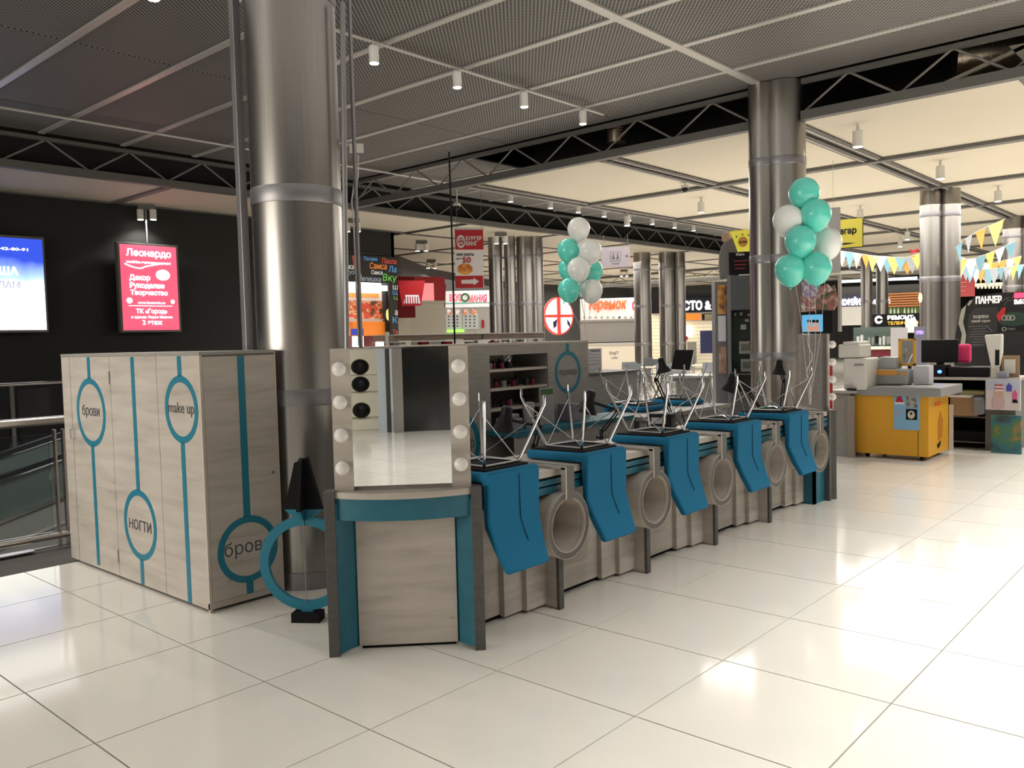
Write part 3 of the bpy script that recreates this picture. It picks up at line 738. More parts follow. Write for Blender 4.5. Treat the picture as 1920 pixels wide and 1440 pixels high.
# --- black gooseneck desk lamps
def desk_lamp(label, base, elbow, head, tilt, down=(0, 0, -1), s=1.0, up=None):
    t = T('desk_lamp', label, 'desk lamp', base, 0, 'black desk lamps on the kiosk counter')
    b = Vector(base); e = Vector(elbow)-b; h = Vector(head)-b
    MB().lathe([(.016, -.045), (.016, .07)], n=12).box(-.02, -.04, .0, .02, .03, .02).build('clamp', BLACK, t)
    off = Vector((.006, .012, 0))
    MB().tube([(0, 0, .06), tuple(e-off)], .0065, 6).tube([(.012, .02, .05), tuple(e+off)], .0065, 6).build('lower_arm', BLACK, t)
    MB().tube([tuple(e-off), tuple(h-off)], .0065, 6).tube([tuple(e+off), tuple(h+off)], .0065, 6).build('upper_arm', BLACK, t)
    MB().ball(tuple(e), .018, 10, 6).build('joint', BLACK, t)
    dn = Vector(down).normalized(); rt = Vector((0, 0, -1)).rotation_difference(dn).to_matrix().to_4x4()
    m = MB().lathe([(.022*s, .085*s), (.036*s, .075*s), (.038*s, .03*s), (.05*s, -.02*s), (.088*s, -.085*s), (.084*s, -.087*s), (.05*s, -.03*s)], n=24)
    o = m.build('shade', BLACK, t, smooth=True); o.matrix_local = Matrix.Translation(h) @ rt
    o = MB().lathe([(.07*s, -.074*s), (.07*s, -.070*s)], n=20).build('reflector', WHITEP, t); o.matrix_local = Matrix.Translation(h) @ rt
    return t
def lampat(label, bpx, epx, hpx, D, down=(0, 0, -1), s=1.0):
    b = at(*bpx, D); e = at(*epx, D); h = at(*hpx, D)
    return desk_lamp(label, (b[0], b[1], .868), tuple(e), tuple(h), 0, down, s)
lampat('black desk lamp with shade drooping behind the first chair legs', (1000, 862), (1012, 800), (948, 785), 5.55, (-.15, -.1, -1))
lampat('black desk lamp leaning behind the second chair legs', (1128, 838), (1160, 770), (1104, 752), 6.35, (-.3, -.1, -1))
lampat('tall black desk lamp bent over between second and third chairs', (1262, 806), (1230, 712), (1242, 684), 7.0, (.15, .2, -1), .72)
lampat('black desk lamp behind the fourth chair legs', (1425, 778), (1405, 735), (1371, 716), 7.7, (-.35, -.1, -1))
lampat('black desk lamp behind the fifth chair legs', (1463, 770), (1470, 715), (1461, 688), 8.0, (-.1, 0, -1), .82)
t = T('equipment_case', 'black nail drill set on the worktop between the second and third chairs', 'device', (*at(1240, 800, 6.9)[:2], .866), .3)
MB().box(-.10, -.08, 0, .10, .08, .13).build('case', BLACK, t, bev=.012); MB().tube([(.1, 0, .1), (.16, .02, .16), (.18, .05, .05)], .006, 6).build('cord', BLACK, t)
MB().box(-.06, -.085, .05, .06, -.08, .10).build('control_panel', STEELD, t)
# --- balloons
def balloon_bunch(name_pos, pts, D, anchor, r, grp):
    for k, (px, py, c, dd) in enumerate(pts):
        P = at(px, py, D+dd)
        t = T('balloon', '%s balloon, %s' % ('turquoise' if c else 'white', name_pos[k]), 'balloon', (P[0], P[1], P[2]-r*1.2), 0, grp)
        prof = []
        for i in range(15):
            a = pi*i/14; z = -math.cos(a); rr = math.sin(a)
            zz = r*1.2+z*r*(1.18 if z < 0 else 1.02); prof.append((max(rr*r*(1-.10*max(0, -z)), .004), zz))
        MB().lathe(prof, n=32).build('skin', BALT if c else BALW, t, smooth=True)
        MB().lathe([(.012, -.02), (.004, .008)], n=8).build('knot', BALT if c else BALW, t)
        b = Vector(anchor)-Vector((P[0], P[1], P[2]-r*1.2))
        if k % 2 == 0: MB().tube([(0, 0, -.01), tuple(b*.5+Vector((.02, .01, 0))), tuple(b)], .0022, 5).build('ribbon', STRING, t)
A1 = at(1098, 655, 8.6)
balloon_bunch(['top of the left bunch', 'upper left of the left bunch', 'upper right of the left bunch', 'half hidden at middle left of the left bunch', 'front middle of the left bunch', 'half hidden at middle right of the left bunch', 'lowest left of the left bunch', 'lowest right of the left bunch', 'hidden at the heart of the left bunch'],
    [(1085, 429, 0, 0), (1066, 469, 1, .05), (1107, 471, 0, -.05), (1067, 504, 1, .2), (1085, 504, 0, -.12), (1110, 508, 1, .2), (1067, 543, 1, -.05), (1109, 545, 0, .05), (1088, 528, 0, .25)], 8.6, tuple(A1), .116, 'balloons of the left bunch')
A2 = at(1518, 760, 7.9)
balloon_bunch(['top of the right bunch', 'upper right of the right bunch', 'left side of the right bunch', 'middle of the right bunch', 'right side of the right bunch', 'bottom left of the right bunch', 'bottom right of the right bunch'],
    [(1508, 362, 1, 0), (1529, 402, 1, -.08), (1478, 413, 0, .0), (1501, 452, 1, -.1), (1550, 456, 0, .1), (1482, 505, 1, -.05), (1530, 502, 1, -.1)], 8.1, tuple(A2), .146, 'balloons of the right bunch')
m = MB(); zz = A2[2]
for k in range(14): m.tube([(A2[0]+.02*math.sin(k), A2[1]+.03*math.cos(k*1.7), zz+.06*k), (A2[0]+.02*math.sin(k+1), A2[1]+.03*math.cos((k+1)*1.7), zz+.06*(k+1))], .004, 5)
tag(m.build('curled_ribbons', STRING), 'white curled ribbons hanging below the right balloon bunch', 'ribbon')
# --- wifi box on the wire at the pillar
P = at(668, 278, 5.9)
t = T('wall_router', 'small white router with cables fixed right of the big steel pillar', 'router', tuple(P), .9)
MB().box(-.05, -.02, -.03, .05, .02, .03).build('case', WHITEP, t, bev=.004); MB().tube([(-.10, .0, .02), (-.02, 0, .02)], .010, 8).build('bracket', WHITEP, t)
MB().tube([(-.02, 0, .02), (-.02, 0, .10)], .006, 6).build('antenna', WHITEP, t)
pts = [at(665, 290, 5.9)-P, at(662, 330, 5.9)-P, at(650, 380, 5.9)-P, at(652, 420, 5.9)-P, at(649, 650, 5.9)-P]
MB().tube([tuple(p) for p in pts], .005, 6).build('cable', STRING, t); MB().tube([tuple(p+np.array([.02, .02, 0])) for p in pts[:4]], .004, 6).build('cable', STRING, t)
P = at(842, 470, 8.0); o = MB().tube([tuple(fl(840, 262, 5.04)*.5+at(842, 285, 8.0)*.5) if False else tuple(at(842, 285, 8.0)), tuple(at(846, 400, 8.0)), tuple(at(853, 655, 8.0))], .009, 6).build('hanging_cable', BLACKM); tag(o, 'thin dark vertical cable hanging left of the burger banner', 'cable')
o = MB().tube([tuple(onx(642, 5, -4.6)), tuple(onx(650, 655, -4.6))], .018, 8).build('standing_pipe', STEELD); tag(o, 'slim dark vertical pipe just right of the big steel pillar', 'pipe')
# ================================================================== OPENING, RAILINGS, ESCALATOR
t = T('balustrade', 'glass balustrade with steel handrail at the floor opening, left of the wardrobe', 'railing', (-7.40, -6, 0))
MB().tube([(0, 0, 1.06), (0, 9.0, 1.06)], .035, 16).build('handrail', STEELP, t, smooth=True)
MB().tube([(-.02, 0, .10), (-.02, 9.0, .10)], .026, 12).build('bottom_rail', STEELP, t, smooth=True)
for k in range(7):
    y = k*1.42+.16
    MB().box(-.05, y-.04, 0, .0, y-.025, .98).box(-.05, y+.025, 0, .0, y+.04, .98).build('post', STEELP, t)
    if k < 6: MB().box(-.03, y+.08, .14, -.018, y+1.34, .95).build('glass_pane', GLASS, t)
t = T('balustrade', 'dark glass balustrade on the far side of the opening below the posters', 'railing', (-14.3, -6, 0))
MB().tube([(0, 0, 1.12), (0, 15.4, 1.12)], .03, 10).build('handrail', STEELP, t, smooth=True)
for k in range(8): MB().box(-.02, k*2.1, -.4, .02, k*2.1+.05, 1.1).build('post', TRUSS, t)
for k in range(7): MB().box(-.008, k*2.1+.1, .05, .008, k*2.1+2.05, 1.05).build('glass_pane', mat('smoked_glass', (.02, .02, .02), .08), t)
t = T('escalator', 'dark escalator with glass sides rising inside the opening at far left', 'escalator', (-10.6, -2, -5))
rise = lambda y: .25*y+3.0
def slab(name, m, x0, x1, off, th, y1=7.4): return MB().prism([(0, rise(0)+off), (y1, rise(y1)+off), (y1, rise(y1)+off+th), (0, rise(0)+off+th)], x0, x1, 'x').build(name, m, t)
EG = mat('escalator_dark_glass', (.06, .075, .07), .15)
GC = mat('escalator_grey_cladding', (.16, .16, .15), .4)
for s_ in (0, 1.2):
    slab('side_glass', EG, s_, s_+.03, .75, .38); slab('hand_belt', BLACK, s_-.03, s_+.06, 1.15, .05); slab('skirt', GC, s_-.05, s_+.08, .1, .62); slab('trim_line', STEELP, s_-.06, s_+.09, .73, .03); slab('trim_line', STEELP, s_-.06, s_+.09, .48, .03)
    slab('truss_cover', BLACKM, s_-.02, s_+.05, -.9, 1.0)
slab('steps', GRAPH, .08, 1.2, .5, .1)
t = T('escalator', 'second escalator rising beyond the first in the opening at far left', 'escalator', (-13.2, -2, -5))
for s_ in (0, 1.2):
    slab('side_glass', EG, s_, s_+.03, .05, .5, 7); slab('hand_belt', BLACK, s_-.03, s_+.06, .55, .05, 7); slab('trim_line', STEELP, s_-.06, s_+.09, .02, .03, 7)
slab('steps', GRAPH, .08, 1.2, -.2, .1, 7)

# ================================================================== POSTERS ON THE BLACK WALL
v = VX(-16.75)
p = VT(v, 'lit_poster', 'glowing red poster with white Cyrillic lettering hanging on the black wall', 'poster', 223, 455, 337, 623)
p.box('frame', TRUSS, 223, 457, 337, 623, .0, .12, bev=.006)
p.box('light_panel', mat('lit_rose_red', (.80, .10, .18), emit=.55), 227.5, 461, 333, 619, -.006, .0)
for s, a, b, c, d, bo in [('Леонардо', 236, 468, 320, 485, .02), ('хобби-гипермаркет', 236, 490, 320, 496, .02), ('Декор', 242, 515, 281, 528, .03), ('Рукоделие', 243, 530, 308, 543, .03), ('Творчество', 244, 544, 314, 556, .03),
        ('www.leonardo.ru', 258, 565, 309, 570, .01), ('ТК «Город»', 255, 579, 313, 590, .02), ('в здании Леруа Мерлен', 246, 592, 323, 598, .01), ('2 этаж', 267, 600, 304, 609, .02)]:
    p.text(s, WLIT, a, b, c, d, -.012, bold=bo)
m = MB(); u = [p.q(233+i*5.5, 494+ (9*math.sin(i/9*2.6) if i < 7 else 6-1.0*(i-7))) for i in range(13)]
m.tube([(a, -.01, b) for a, b in u], .012, 6).build('swash', WLIT, p.r); p.disc('palette', WLIT, 292, 506, 318, 526, -.012, -.008); p.box('rule', WLIT, 241, 573, 322, 574.2, -.011, -.008)
p.disc('palette_mark', WLIT, 237, 558, 248, 569, -.012, -.008); p.disc('brush_mark', WLIT, 320, 562, 327, 570, -.012, -.008)
a = onx(273, 394, -16.75); b = onx(276, 455, -16.75)
MB().tube([tuple(a), tuple(b)], .012, 6).build('hanging_rod', STRIP).parent = None
tag(bpy.data.objects['hanging_rod'], 'thin pale rod from the ceiling down to the red poster', 'rod')
p = VT(v, 'lit_poster', 'glowing blue and white poster cut by the left picture edge', 'poster', -70, 438, 87, 623)
p.box('frame', TRUSS, -70, 440, 87, 624, .0, .12, bev=.006)
def blue_grad():
    m = bpy.data.materials.new('blue_white_print'); m.use_nodes = True; nt = m.node_tree; L = nt.links.new; b = nt.nodes['Principled BSDF']
    tc = nt.nodes.new('ShaderNodeTexCoord'); sp = nt.nodes.new('ShaderNodeSeparateXYZ'); L(tc.outputs['Object'], sp.inputs[0])
    n = nt.nodes.new('ShaderNodeTexNoise'); n.inputs['Scale'].default_value = 2; L(tc.outputs['Object'], n.inputs['Vector'])
    ad = nt.nodes.new('ShaderNodeMath'); ad.operation = 'MULTIPLY_ADD'; L(n.outputs['Fac'], ad.inputs[0]); ad.inputs[1].default_value = .35; L(sp.outputs[2], ad.inputs[2])
    cr = nt.nodes.new('ShaderNodeValToRGB'); e = cr.color_ramp.elements; e[0].position = .44; e[0].color = (1, .98, .95, 1); e[1].position = .76; e[1].color = (.02, .05, .42, 1)
    x = e.new(.58); x.color = (.3, .45, .95, 1)
    dv = nt.nodes.new('ShaderNodeMath'); dv.operation = 'DIVIDE'; L(ad.outputs[0], dv.inputs[0]); dv.inputs[1].default_value = 2.0
    L(dv.outputs[0], cr.inputs['Fac']); L(cr.outputs[0], b.inputs['Base Color']); L(cr.outputs[0], b.inputs['Emission Color']); b.inputs['Emission Strength'].default_value = 1.05
    return m
p.box('light_panel', blue_grad(), -66, 445, 83, 619, -.006, .0)
p.text('(495) 642-80-91', WLIT, -45, 463, 52, 470, -.012, bold=.02); p.text('НАША', WLIT, -35, 499, 34, 515, -.012, bold=.03); p.text('РЕКЛАМ', mat('pale_grey_print', (.35, .38, .5), emit=.5), -40, 527, 37, 540, -.012)

# ================================================================== LEFT STALL (pastry kiosk in the black wall)
v = VX(-16.96)
p = VT(v, 'pastry_sign', 'black sign board with colourful Cyrillic pastry words above the lit stall', 'sign', 600, 478, 741, 530)
p.box('board', mat('chalk_black', (.02, .018, .016), .6), 600, 478, 741, 529, -.06, .0)
p.poly('print_patch', mat('salmon_print', (.55, .1, .07)), [(657, 480), (666, 479), (668, 500), (661, 504)], -.064, -.061); p.poly('print_patch', mat('beige_print', (.45, .35, .28)), [(661, 502), (668, 498), (676, 520), (664, 522)], -.064, -.061)
cc = {k: mat('chalk_'+k, c, emit=.25) for k, c in dict(orange=(.8, .25, .06), blue=(.1, .3, .6), red=(.6, .08, .05), white=(.7, .7, .68), green=(.15, .5, .08), grey=(.3, .35, .4)).items()}
for s, c, a, b, cx, d in [('Пахлава', 'blue', 679, 482, 704, 489), ('Пахла', 'red', 713, 485, 740, 495), ('Самса', 'orange', 690, 493, 722, 505), ('Ла', 'blue', 725, 499, 740, 511), ('Самса', 'white', 693, 507, 714, 515), ('Вку', 'green', 714, 514, 741, 531), ('Лепешка', 'grey', 667, 518, 711, 528), ('вкусно', 'grey', 643, 508, 668, 517), ('самса', 'white', 640, 497, 660, 505)]:
    p.text(s, cc[c], a, b, cx, d, -.068, shear=.15, bold=.01)
p = VT(v, 'pastry_sign', 'narrow black upright sign with bright letters right of the pastry stall', 'sign', 728, 530, 743, 650)
p.box('board', mat('chalk_black', (.02, .018, .016), .6), 728, 530, 743, 650, -.07, .0)
for s, c, a, b, cx, d in [('Ш', 'white', 733, 535, 742, 543), ('Щ', 'blue', 733, 545, 742, 554), ('Ц', 'green', 735, 556, 742, 563), ('а', 'white', 737, 582, 742, 591), ('К', 'blue', 733, 594, 742, 606), ('Та', 'red', 733, 618, 742, 626)]:
    p.text(s, cc[c], a, b, cx, d, -.074)
v2 = VX(-17.28)
p = VT(v2, 'pastry_stall', 'lit pastry stall interior with strawberry picture and orange counter', 'shop stall', 645, 530, 735, 655, floor=True)
p.box('rear_panel', mat('stall_white_wall', (.6, .56, .5), emit=.35), 560, 520, 745, 655, .02, .06, bottom=0)
p.box('orange_rail', mat('stall_orange', (.65, .22, .05), emit=.25), 654, 550, 706, 558, -.1, .02)
p.box('picture', noisy('strawberry_print', [(.36, (.06, .05, .02)), (.42, (.55, .06, .02)), (.5, (.5, .03, .015)), (.56, (.6, .42, .2)), (.62, (.45, .10, .03))], (1, 1, 1), 5.5, 2, .5, emit=.22), 642, 564, 722, 598, -.04, .02)
p.box('shelf_edge', STRIP, 640, 598, 726, 601, -.12, .02); p.box('orange_front', mat('stall_bright_orange', (.75, .2, .02), emit=.2), 655, 603, 724, 630, -.16, .0)
p.box('red_base', mat('stall_dark_red', (.12, .01, .01)), 640, 630, 726, 660, -.18, .0, bottom=0)
p.box('white_light_box', mat('stall_lit_panel', (.9, .9, .95), emit=1.1), 660, 536, 720, 546, -.3, -.2)
p.box('small_screen', WLIT, 692, 641, 706, 651, -.3, -.26); p.disc('yellow_lamp', mat('stall_yellow_lamp', (1, .8, .15), emit=1.3), 712, 578, 724, 604, -.3, -.26)
p.box('blue_panel', mat('stall_blue', (.02, .04, .3), emit=.4), 646, 617, 668, 629, -.3, -.26); p.box('glow_panel', WLIT, 648, 631, 668, 655, -.3, -.27)
p.box('steel_jamb', STEELP, 722, 530, 726, 655, -.1, -.05, bottom=0)
area(-17.1, 13.4, 3.6, .15, 1.5, 25)

# ================================================================== FOOD COURT WALLS AND SIGNS
f_pts = [(-19.3, 14.6), (-21.8, 19.0), (-24.7, 23.0), (-27.9, 30.0), (-28.8, 34.6), (-28.5, 42.9), (-25.0, 44.5), (-19.5, 50.5), (-12, 60), (2, 70)]
wm = MB()
for a, b in zip(f_pts[:-1], f_pts[1:]):
    d = np.array(b)-np.array(a); n = np.array([-d[1], d[0]])/np.linalg.norm(d)*.2
    wm.prism([a, b, (b[0]-n[0]*-1, b[1]+n[1]), (a[0]+n[0], a[1]+n[1])], 0, 4.6, 'z')
struct(wm.build('wall_far', CHAR))
struct(MB().box(2, 70, 0, 12, 70.2, 4.6).box(12, -9, 0, 12.2, 70, 5).build('wall_right', mat('warm_hall_wall', (.30, .27, .23), .7)))
def seg(i, off=.25):
    a = np.array(f_pts[i], float); b = np.array(f_pts[i+1], float); d = (b-a)/np.linalg.norm(b-a); n = np.array([-d[1], d[0]])
    return VP(a-n*off, b-n*off)
def shutter(vp, label, px0, py0, px1, py1, m, n, grp=None):
    p = VT(vp, 'roller_shutter', label, 'shutter', px0, py0, px1, py1, grp)
    a, b, c, d = p.rc(px0, py0, px1, py1); h = (d-b)/n
    first = None
    for k in range(n):
        if first is None: first = MB().prism([(0, 0), (.03, h*.25), (.03, h*.75), (0, h*.96)], a, c, 'x').build('shutter_slat', m, p.r, (0, -.03, b))
        else: o = first.copy(); o.location = (0, -.03, b+k*h); COL.objects.link(o)
    p.box('shutter_box', m, px0-1, py0-4, px1+1, py0, -.08, .0)
    return p
v = VC(787, 28.0, math.radians(72))
shutter(v, 'cream roller shutter below the red chicken shop signs', 766, 568, 833, 632, SHUT, 14)
p = VT(v, 'shop_fascia', 'glossy red shop fascia behind the chicken shop signs', 'sign', 741, 520, 833, 568)
p.box('fascia_panel', RED, 741, 519, 833, 566, -.06, 0); p.box('lit_part', mat('pink_lit_panel', (.75, .25, .25), emit=.5), 787, 531, 812, 567, -.07, -.06); p.box('side_wall', CREAM, 741, 566, 768, 632, -.05, 0, bottom=0)
p = VT(VC(772, 27), 'hanging_banner', 'dark red hanging banner behind the tapered chicken shop sign', 'banner', 741, 518, 778, 596)
p.box('cloth', mat('deep_red_cloth', (.22, .008, .012), .7), 741, 519, 778, 596, 0, .03)
p = VT(VC(772, 25), 'hanging_sign', 'tapered red sign with white stripes hanging by the food court entrance', 'sign', 746, 526, 797, 573)
p.poly('panel', RED, [(746, 526), (797, 526), (789, 573), (754, 573)], 0, .08); 
p.poly('white_patch', mat('dim_white_print', (.6, .58, .6), emit=.25), [(760, 553), (785, 553), (788, 569), (757, 569)], -.008, -.002)
for k in range(6): p.box('stripe', RED, 759+k*4.6, 556, 761+k*4.6, 569, -.014, -.009)
p = VT(VC(822, 29), 'hanging_sign', 'narrow second red and white sign of the chicken shop, edge-on', 'sign', 812, 530, 836, 576)
p.poly('panel', RED, [(812, 530), (836, 533), (835, 577), (813, 575)], 0, .08); p.poly('white_patch', WHITEP, [(820, 532), (827, 533), (828, 574), (821, 574)], -.01, -.002)
v = VC(875, 32)
p = VT(v, 'shop_sign', 'white sign with red Cyrillic letters and a green ring under the burger banner', 'sign', 833, 545, 918, 579)
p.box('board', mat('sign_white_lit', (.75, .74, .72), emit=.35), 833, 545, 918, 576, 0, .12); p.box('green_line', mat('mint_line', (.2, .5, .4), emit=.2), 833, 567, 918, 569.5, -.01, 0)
p.text('ВКУС', REDL, 843, 551, 866, 565, -.02, bold=.03); p.text('МАНИЯ', REDL, 879, 552, 913, 567, -.02, bold=.03)
a, b, c, d = p.rc(865, 545, 879, 571); MB().annulus((a+c)/2, (b+d)/2, .10, .17, -.06, -.02, 24).build('green_ring', mat('leaf_green', (.08, .22, .07)), p.r)
t2 = VT(v, 'menu_wall', 'grey menu boards with small prints below the white and red sign', 'menu board', 833, 579, 918, 622, floor=True)
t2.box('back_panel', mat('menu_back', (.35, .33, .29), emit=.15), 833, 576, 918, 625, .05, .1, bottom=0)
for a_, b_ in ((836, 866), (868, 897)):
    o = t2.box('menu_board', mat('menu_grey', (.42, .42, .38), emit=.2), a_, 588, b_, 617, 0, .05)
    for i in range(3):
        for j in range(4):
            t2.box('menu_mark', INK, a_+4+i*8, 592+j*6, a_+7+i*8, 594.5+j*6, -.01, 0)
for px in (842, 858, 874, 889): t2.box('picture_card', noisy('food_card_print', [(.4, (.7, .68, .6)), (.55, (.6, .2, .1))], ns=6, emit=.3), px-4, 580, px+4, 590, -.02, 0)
t2.box('red_menu', RED, 903, 600, 908, 615, -.02, 0); t2.box('green_light', mat('green_glow', (.25, .9, .08), emit=1), 838, 618, 870, 623, -.05, 0)
# hanging burger banner
v = VC(880, 15.0, math.radians(52))
p = VT(v, 'burger_banner', 'red and white hanging burger banner with arrow, in the centre', 'banner', 852, 428, 907, 543)
p.box('cloth', mat('banner_white', (.75, .70, .68), .6), 853, 431, 906, 540, 0, .015)
p.box('red_top', RED, 853, 431, 906, 468, -.004, 0); p.box('red_bottom', RED, 854, 517, 906, 540, -.004, 0)
p.box('top_bar', STRIP, 851, 427, 907, 431, -.02, .03); [p.box('hanger', TRUSS, px_-.4, 355, px_+.4, 428, .0, .01) for px_ in (856, 902)]
p.disc('bun_logo', WHITEP, 856, 441, 872, 465, -.009, -.005); p.disc('logo_inner', RED, 857.5, 445, 870.5, 461, -.013, -.009)
p.text('БУРГЕР', WHITEP, 858, 447, 870, 452, -.016, bold=.03); p.text('КИНГ', WHITEP, 859, 453.5, 869, 458.5, -.016, bold=.03)
p.text('БУРГЕР', WHITEP, 873, 443, 903, 450.5, -.01, bold=.03); p.text('КИНГ', WHITEP, 873, 452, 895, 460.5, -.01, bold=.03)
p.text('КИНГ БУКЕТЫ', BLACKM, 856, 475, 888, 480, -.006, bold=.02); p.text('всего от', BLACKM, 856, 484, 866, 487, -.006); p.text('50', RED, 867, 482, 883, 493, -.006, bold=.03)
p.disc('food_picture', noisy('chicken_print', [(.4, (.75, .4, .05)), (.6, (.5, .08, .02))], ns=9), 858, 494, 886, 515, -.006, -.002)
p.poly('arrow', WHITEP, [(865, 525), (888, 524), (888, 521), (898, 528), (888, 535), (888, 532), (865, 532)], -.009, -.005)
# wood canopy of the stand beyond the kiosk
v = VX(-8.2)
p = VT(v, 'canopy_stand', 'low stand with long brown wood canopy board behind the kiosk wall', 'stand', 738, 622, 1021, 655, floor=True)
WD = noisy('brown_wood', [(.3, (.12, .08, .055)), (.7, (.20, .14, .10))], (1, 1, 9), 2, 5, .5)
p.box('canopy_board', WD, 738, 627, 904, 637, 0, .4); p.box('canopy_board', WD, 906, 625, 1020, 635, 0, .4)
p.box('canopy_rim', STRIP, 738, 625, 1020, 626.5, -.02, .42); p.box('canopy_rim', STRIP, 738, 637, 1020, 638.5, -.02, .42)
for px in (739, 905, 1019): p.box('canopy_post', STRIP, px-1, 622, px+1, 655, .1, .16, bottom=0)
p.box('stand_body', mat('stand_cream', (.5, .46, .4)), 742, 646, 1016, 700, .05, .5, bottom=0)
for k in range(6): p.box('display_item', random.choice([PAPER, NAVY, WHITEP, RED]), 758+k*44, 640, 770+k*44, 646, .1, .2)

# round lit sign
v = VC(1047, 33, math.radians(62))
p = VT(v, 'round_light_sign', 'glowing round window-like sign in red and white below the left balloons', 'sign', 1020, 556, 1075, 629)
p.disc('rim', mat('red_rim_lit', (.75, .03, .02), emit=.8), 1020, 557, 1075, 628, 0, .14)
for (a_, b_, c_, d_) in [(0, 1, 0, 1)]:
    pass
a, b, c, d = p.rc(1020, 557, 1075, 628); cx, cz, rx, rz = (a+c)/2, (b+d)/2, (c-a)/2*.9, (d-b)/2*.92
QL = mat('white_lit_quarter', (1, .96, .93), emit=1.7)
for q in range(4):
    pts = [(cx+(.09 if math.cos(pi/4+q*pi/2) > 0 else -.09), cz+(.06 if math.sin(pi/4+q*pi/2) > 0 else -.06))]
    for k in range(11):
        an = q*pi/2+pi/2*k/10; x = cx+rx*math.cos(an); z = cz+rz*math.sin(an)
        x = max(x, cx+.09) if math.cos(pi/4+q*pi/2) > 0 else min(x, cx-.09); z = max(z, cz+.06) if math.sin(pi/4+q*pi/2) > 0 else min(z, cz-.06)
        pts.append((x, z))
    MB().prism(pts, -.03, -.002).build('lit_quarter', QL, p.r)
MB().box(cx-.04, -.045, cz-rz, cx+.04, -.03, cz+rz).box(cx-rx, -.045, cz-.03, cx+rx, -.03, cz+.03).build('cross_bar', mat('red_rim_lit', (0, 0, 0)), p.r)
p.poly('leaf_mark', mat('teal_leaf', (.1, .4, .4), emit=.3), [(1054, 566), (1059, 563), (1058, 571), (1055, 570)], -.04, -.032)
for q_ in ([(1062, 598), (1068, 605), (1069, 615), (1063, 608)], [(1036, 604), (1044, 598), (1043, 612), (1037, 616)]): p.poly('flame_mark', NAVY, q_, -.04, -.032)
# terem cafe
v = VC(1140, 37)
p = VT(v, 'cafe_sign', 'white cafe fascia with orange-red script letters left of the central pillars', 'sign', 1088, 559, 1200, 602)
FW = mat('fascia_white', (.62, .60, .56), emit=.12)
p.box('fascia', FW, 1088, 559, 1205, 602, 0, .25)
p.text('теремок', mat('orange_red_letters', (1, .07, .015), emit=.9), 1103, 563, 1176, 585, -.03, bold=.035, shear=.2, ext=.03)
p.disc('doll_logo', mat('doll_red', (.7, .02, .05), emit=.5), 1185, 561, 1203, 585, -.03, -.002); p.disc('doll_face', WLIT, 1188, 564, 1203, 583, -.05, -.032)
for k in range(9): p.disc('small_mark', INK if k == 6 else mat('light_grey_mark', (.3, .3, .28)), 1093+k*11, 593, 1098+k*11, 597, -.02, -.002)
shutter(v, 'grey roller shutter of the cafe with the orange-red script sign', 1088, 603, 1200, 641, SHUTG, 11)
p = VT(v, 'cafe_counter', 'cream cafe counter front below the grey roller shutter', 'counter', 1088, 646, 1200, 700, floor=True)
p.box('counter_front', CREAM, 1088, 647, 1190, 700, -.5, .0, bottom=0); p.box('counter_top', STRIP, 1086, 643, 1192, 647, -.55, .0)
p.text('ENJIT', INK, 1143, 659, 1160, 666, -.51); p.text('cafe', INK, 1146, 668, 1158, 672, -.51)
# coffee shop with white letters
v = VC(1320, 38)
p = VT(v, 'cafe_sign', 'black fascia with glowing white letters СТО & С right of the central pillars', 'sign', 1222, 556, 1350, 588)
p.box('fascia', BLACKM, 1222, 556, 1352, 586, 0, .3); p.text('МЕСТО & СОЛЬ', BLIT, 1257, 563, 1386, 581, -.03, bold=.04, ext=.03)
for k in range(14): p.disc('scallop', BLACKM, 1283+k*6-3, 549, 1283+k*6+4, 558, 0, .3)
p = VT(v, 'cafe_stall', 'warm-lit cream cafe stall under the white glowing letters', 'shop stall', 1222, 588, 1350, 690, floor=True)
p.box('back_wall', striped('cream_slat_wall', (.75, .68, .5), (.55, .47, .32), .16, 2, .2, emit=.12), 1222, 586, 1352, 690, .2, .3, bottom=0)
p.poly('orange_arrow', ORANGE, [(1285, 588), (1312, 588), (1315, 594), (1312, 600), (1285, 600)], 0, .1); p.box('black_board', BLACKM, 1316, 588, 1350, 600, .05, .12)
for k in range(3): p.box('board_line', mat('amber_line', (.6, .5, .3), emit=.2), 1321, 590+k*3.6, 1345-(k % 2)*4, 591.3+k*3.6, .03, .05)
p.box('white_card', WLIT, 1286, 612, 1298, 631, .1, .15); p.box('blue_screen', NAVY, 1313, 620, 1336, 662, -.6, -.5)
p.box('grey_bin', mat('taupe_bin', (.2, .18, .15)), 1289, 641, 1306, 668, -.6, -.2, bottom=.35); p.disc('red_ball', RED, 1285, 630, 1290, 638, 0, .1)
# grey WC direction sign
p = VT(VC(1154, 18, math.radians(40)), 'hanging_sign', 'grey direction sign with pictograms hanging right of the left balloons', 'sign', 1128, 461, 1181, 503)
SG = mat('lilac_grey_sign', (.24, .21, .23), .6)
p.box('panel', SG, 1128, 463, 1181, 501, 0, .04); p.box('icon_frame', mat('sign_dark_mark', (.10, .09, .10)), 1144, 472, 1164, 490, -.003, 0); p.box('icon_field', SG, 1145, 473, 1163, 489, -.006, -.003)
for cx_ in (1150, 1158): p.disc('pictogram_head', INK, cx_-1.5, 475.5, cx_+1.5, 478.5, -.012, -.007); p.poly('pictogram_body', INK, [(cx_-1, 479), (cx_+1, 479), (cx_+3, 486), (cx_-3, 486)], -.012, -.007)
p.text('туалет', INK, 1147, 493, 1162, 496.5, -.005); p.poly('arrow', INK, [(1172, 480), (1177, 477), (1177, 483)], -.006, -.001)
for px in (1132, 1177): p.box('hanger', TRUSS, px-.3, 440, px+.3, 463, .01, .03)

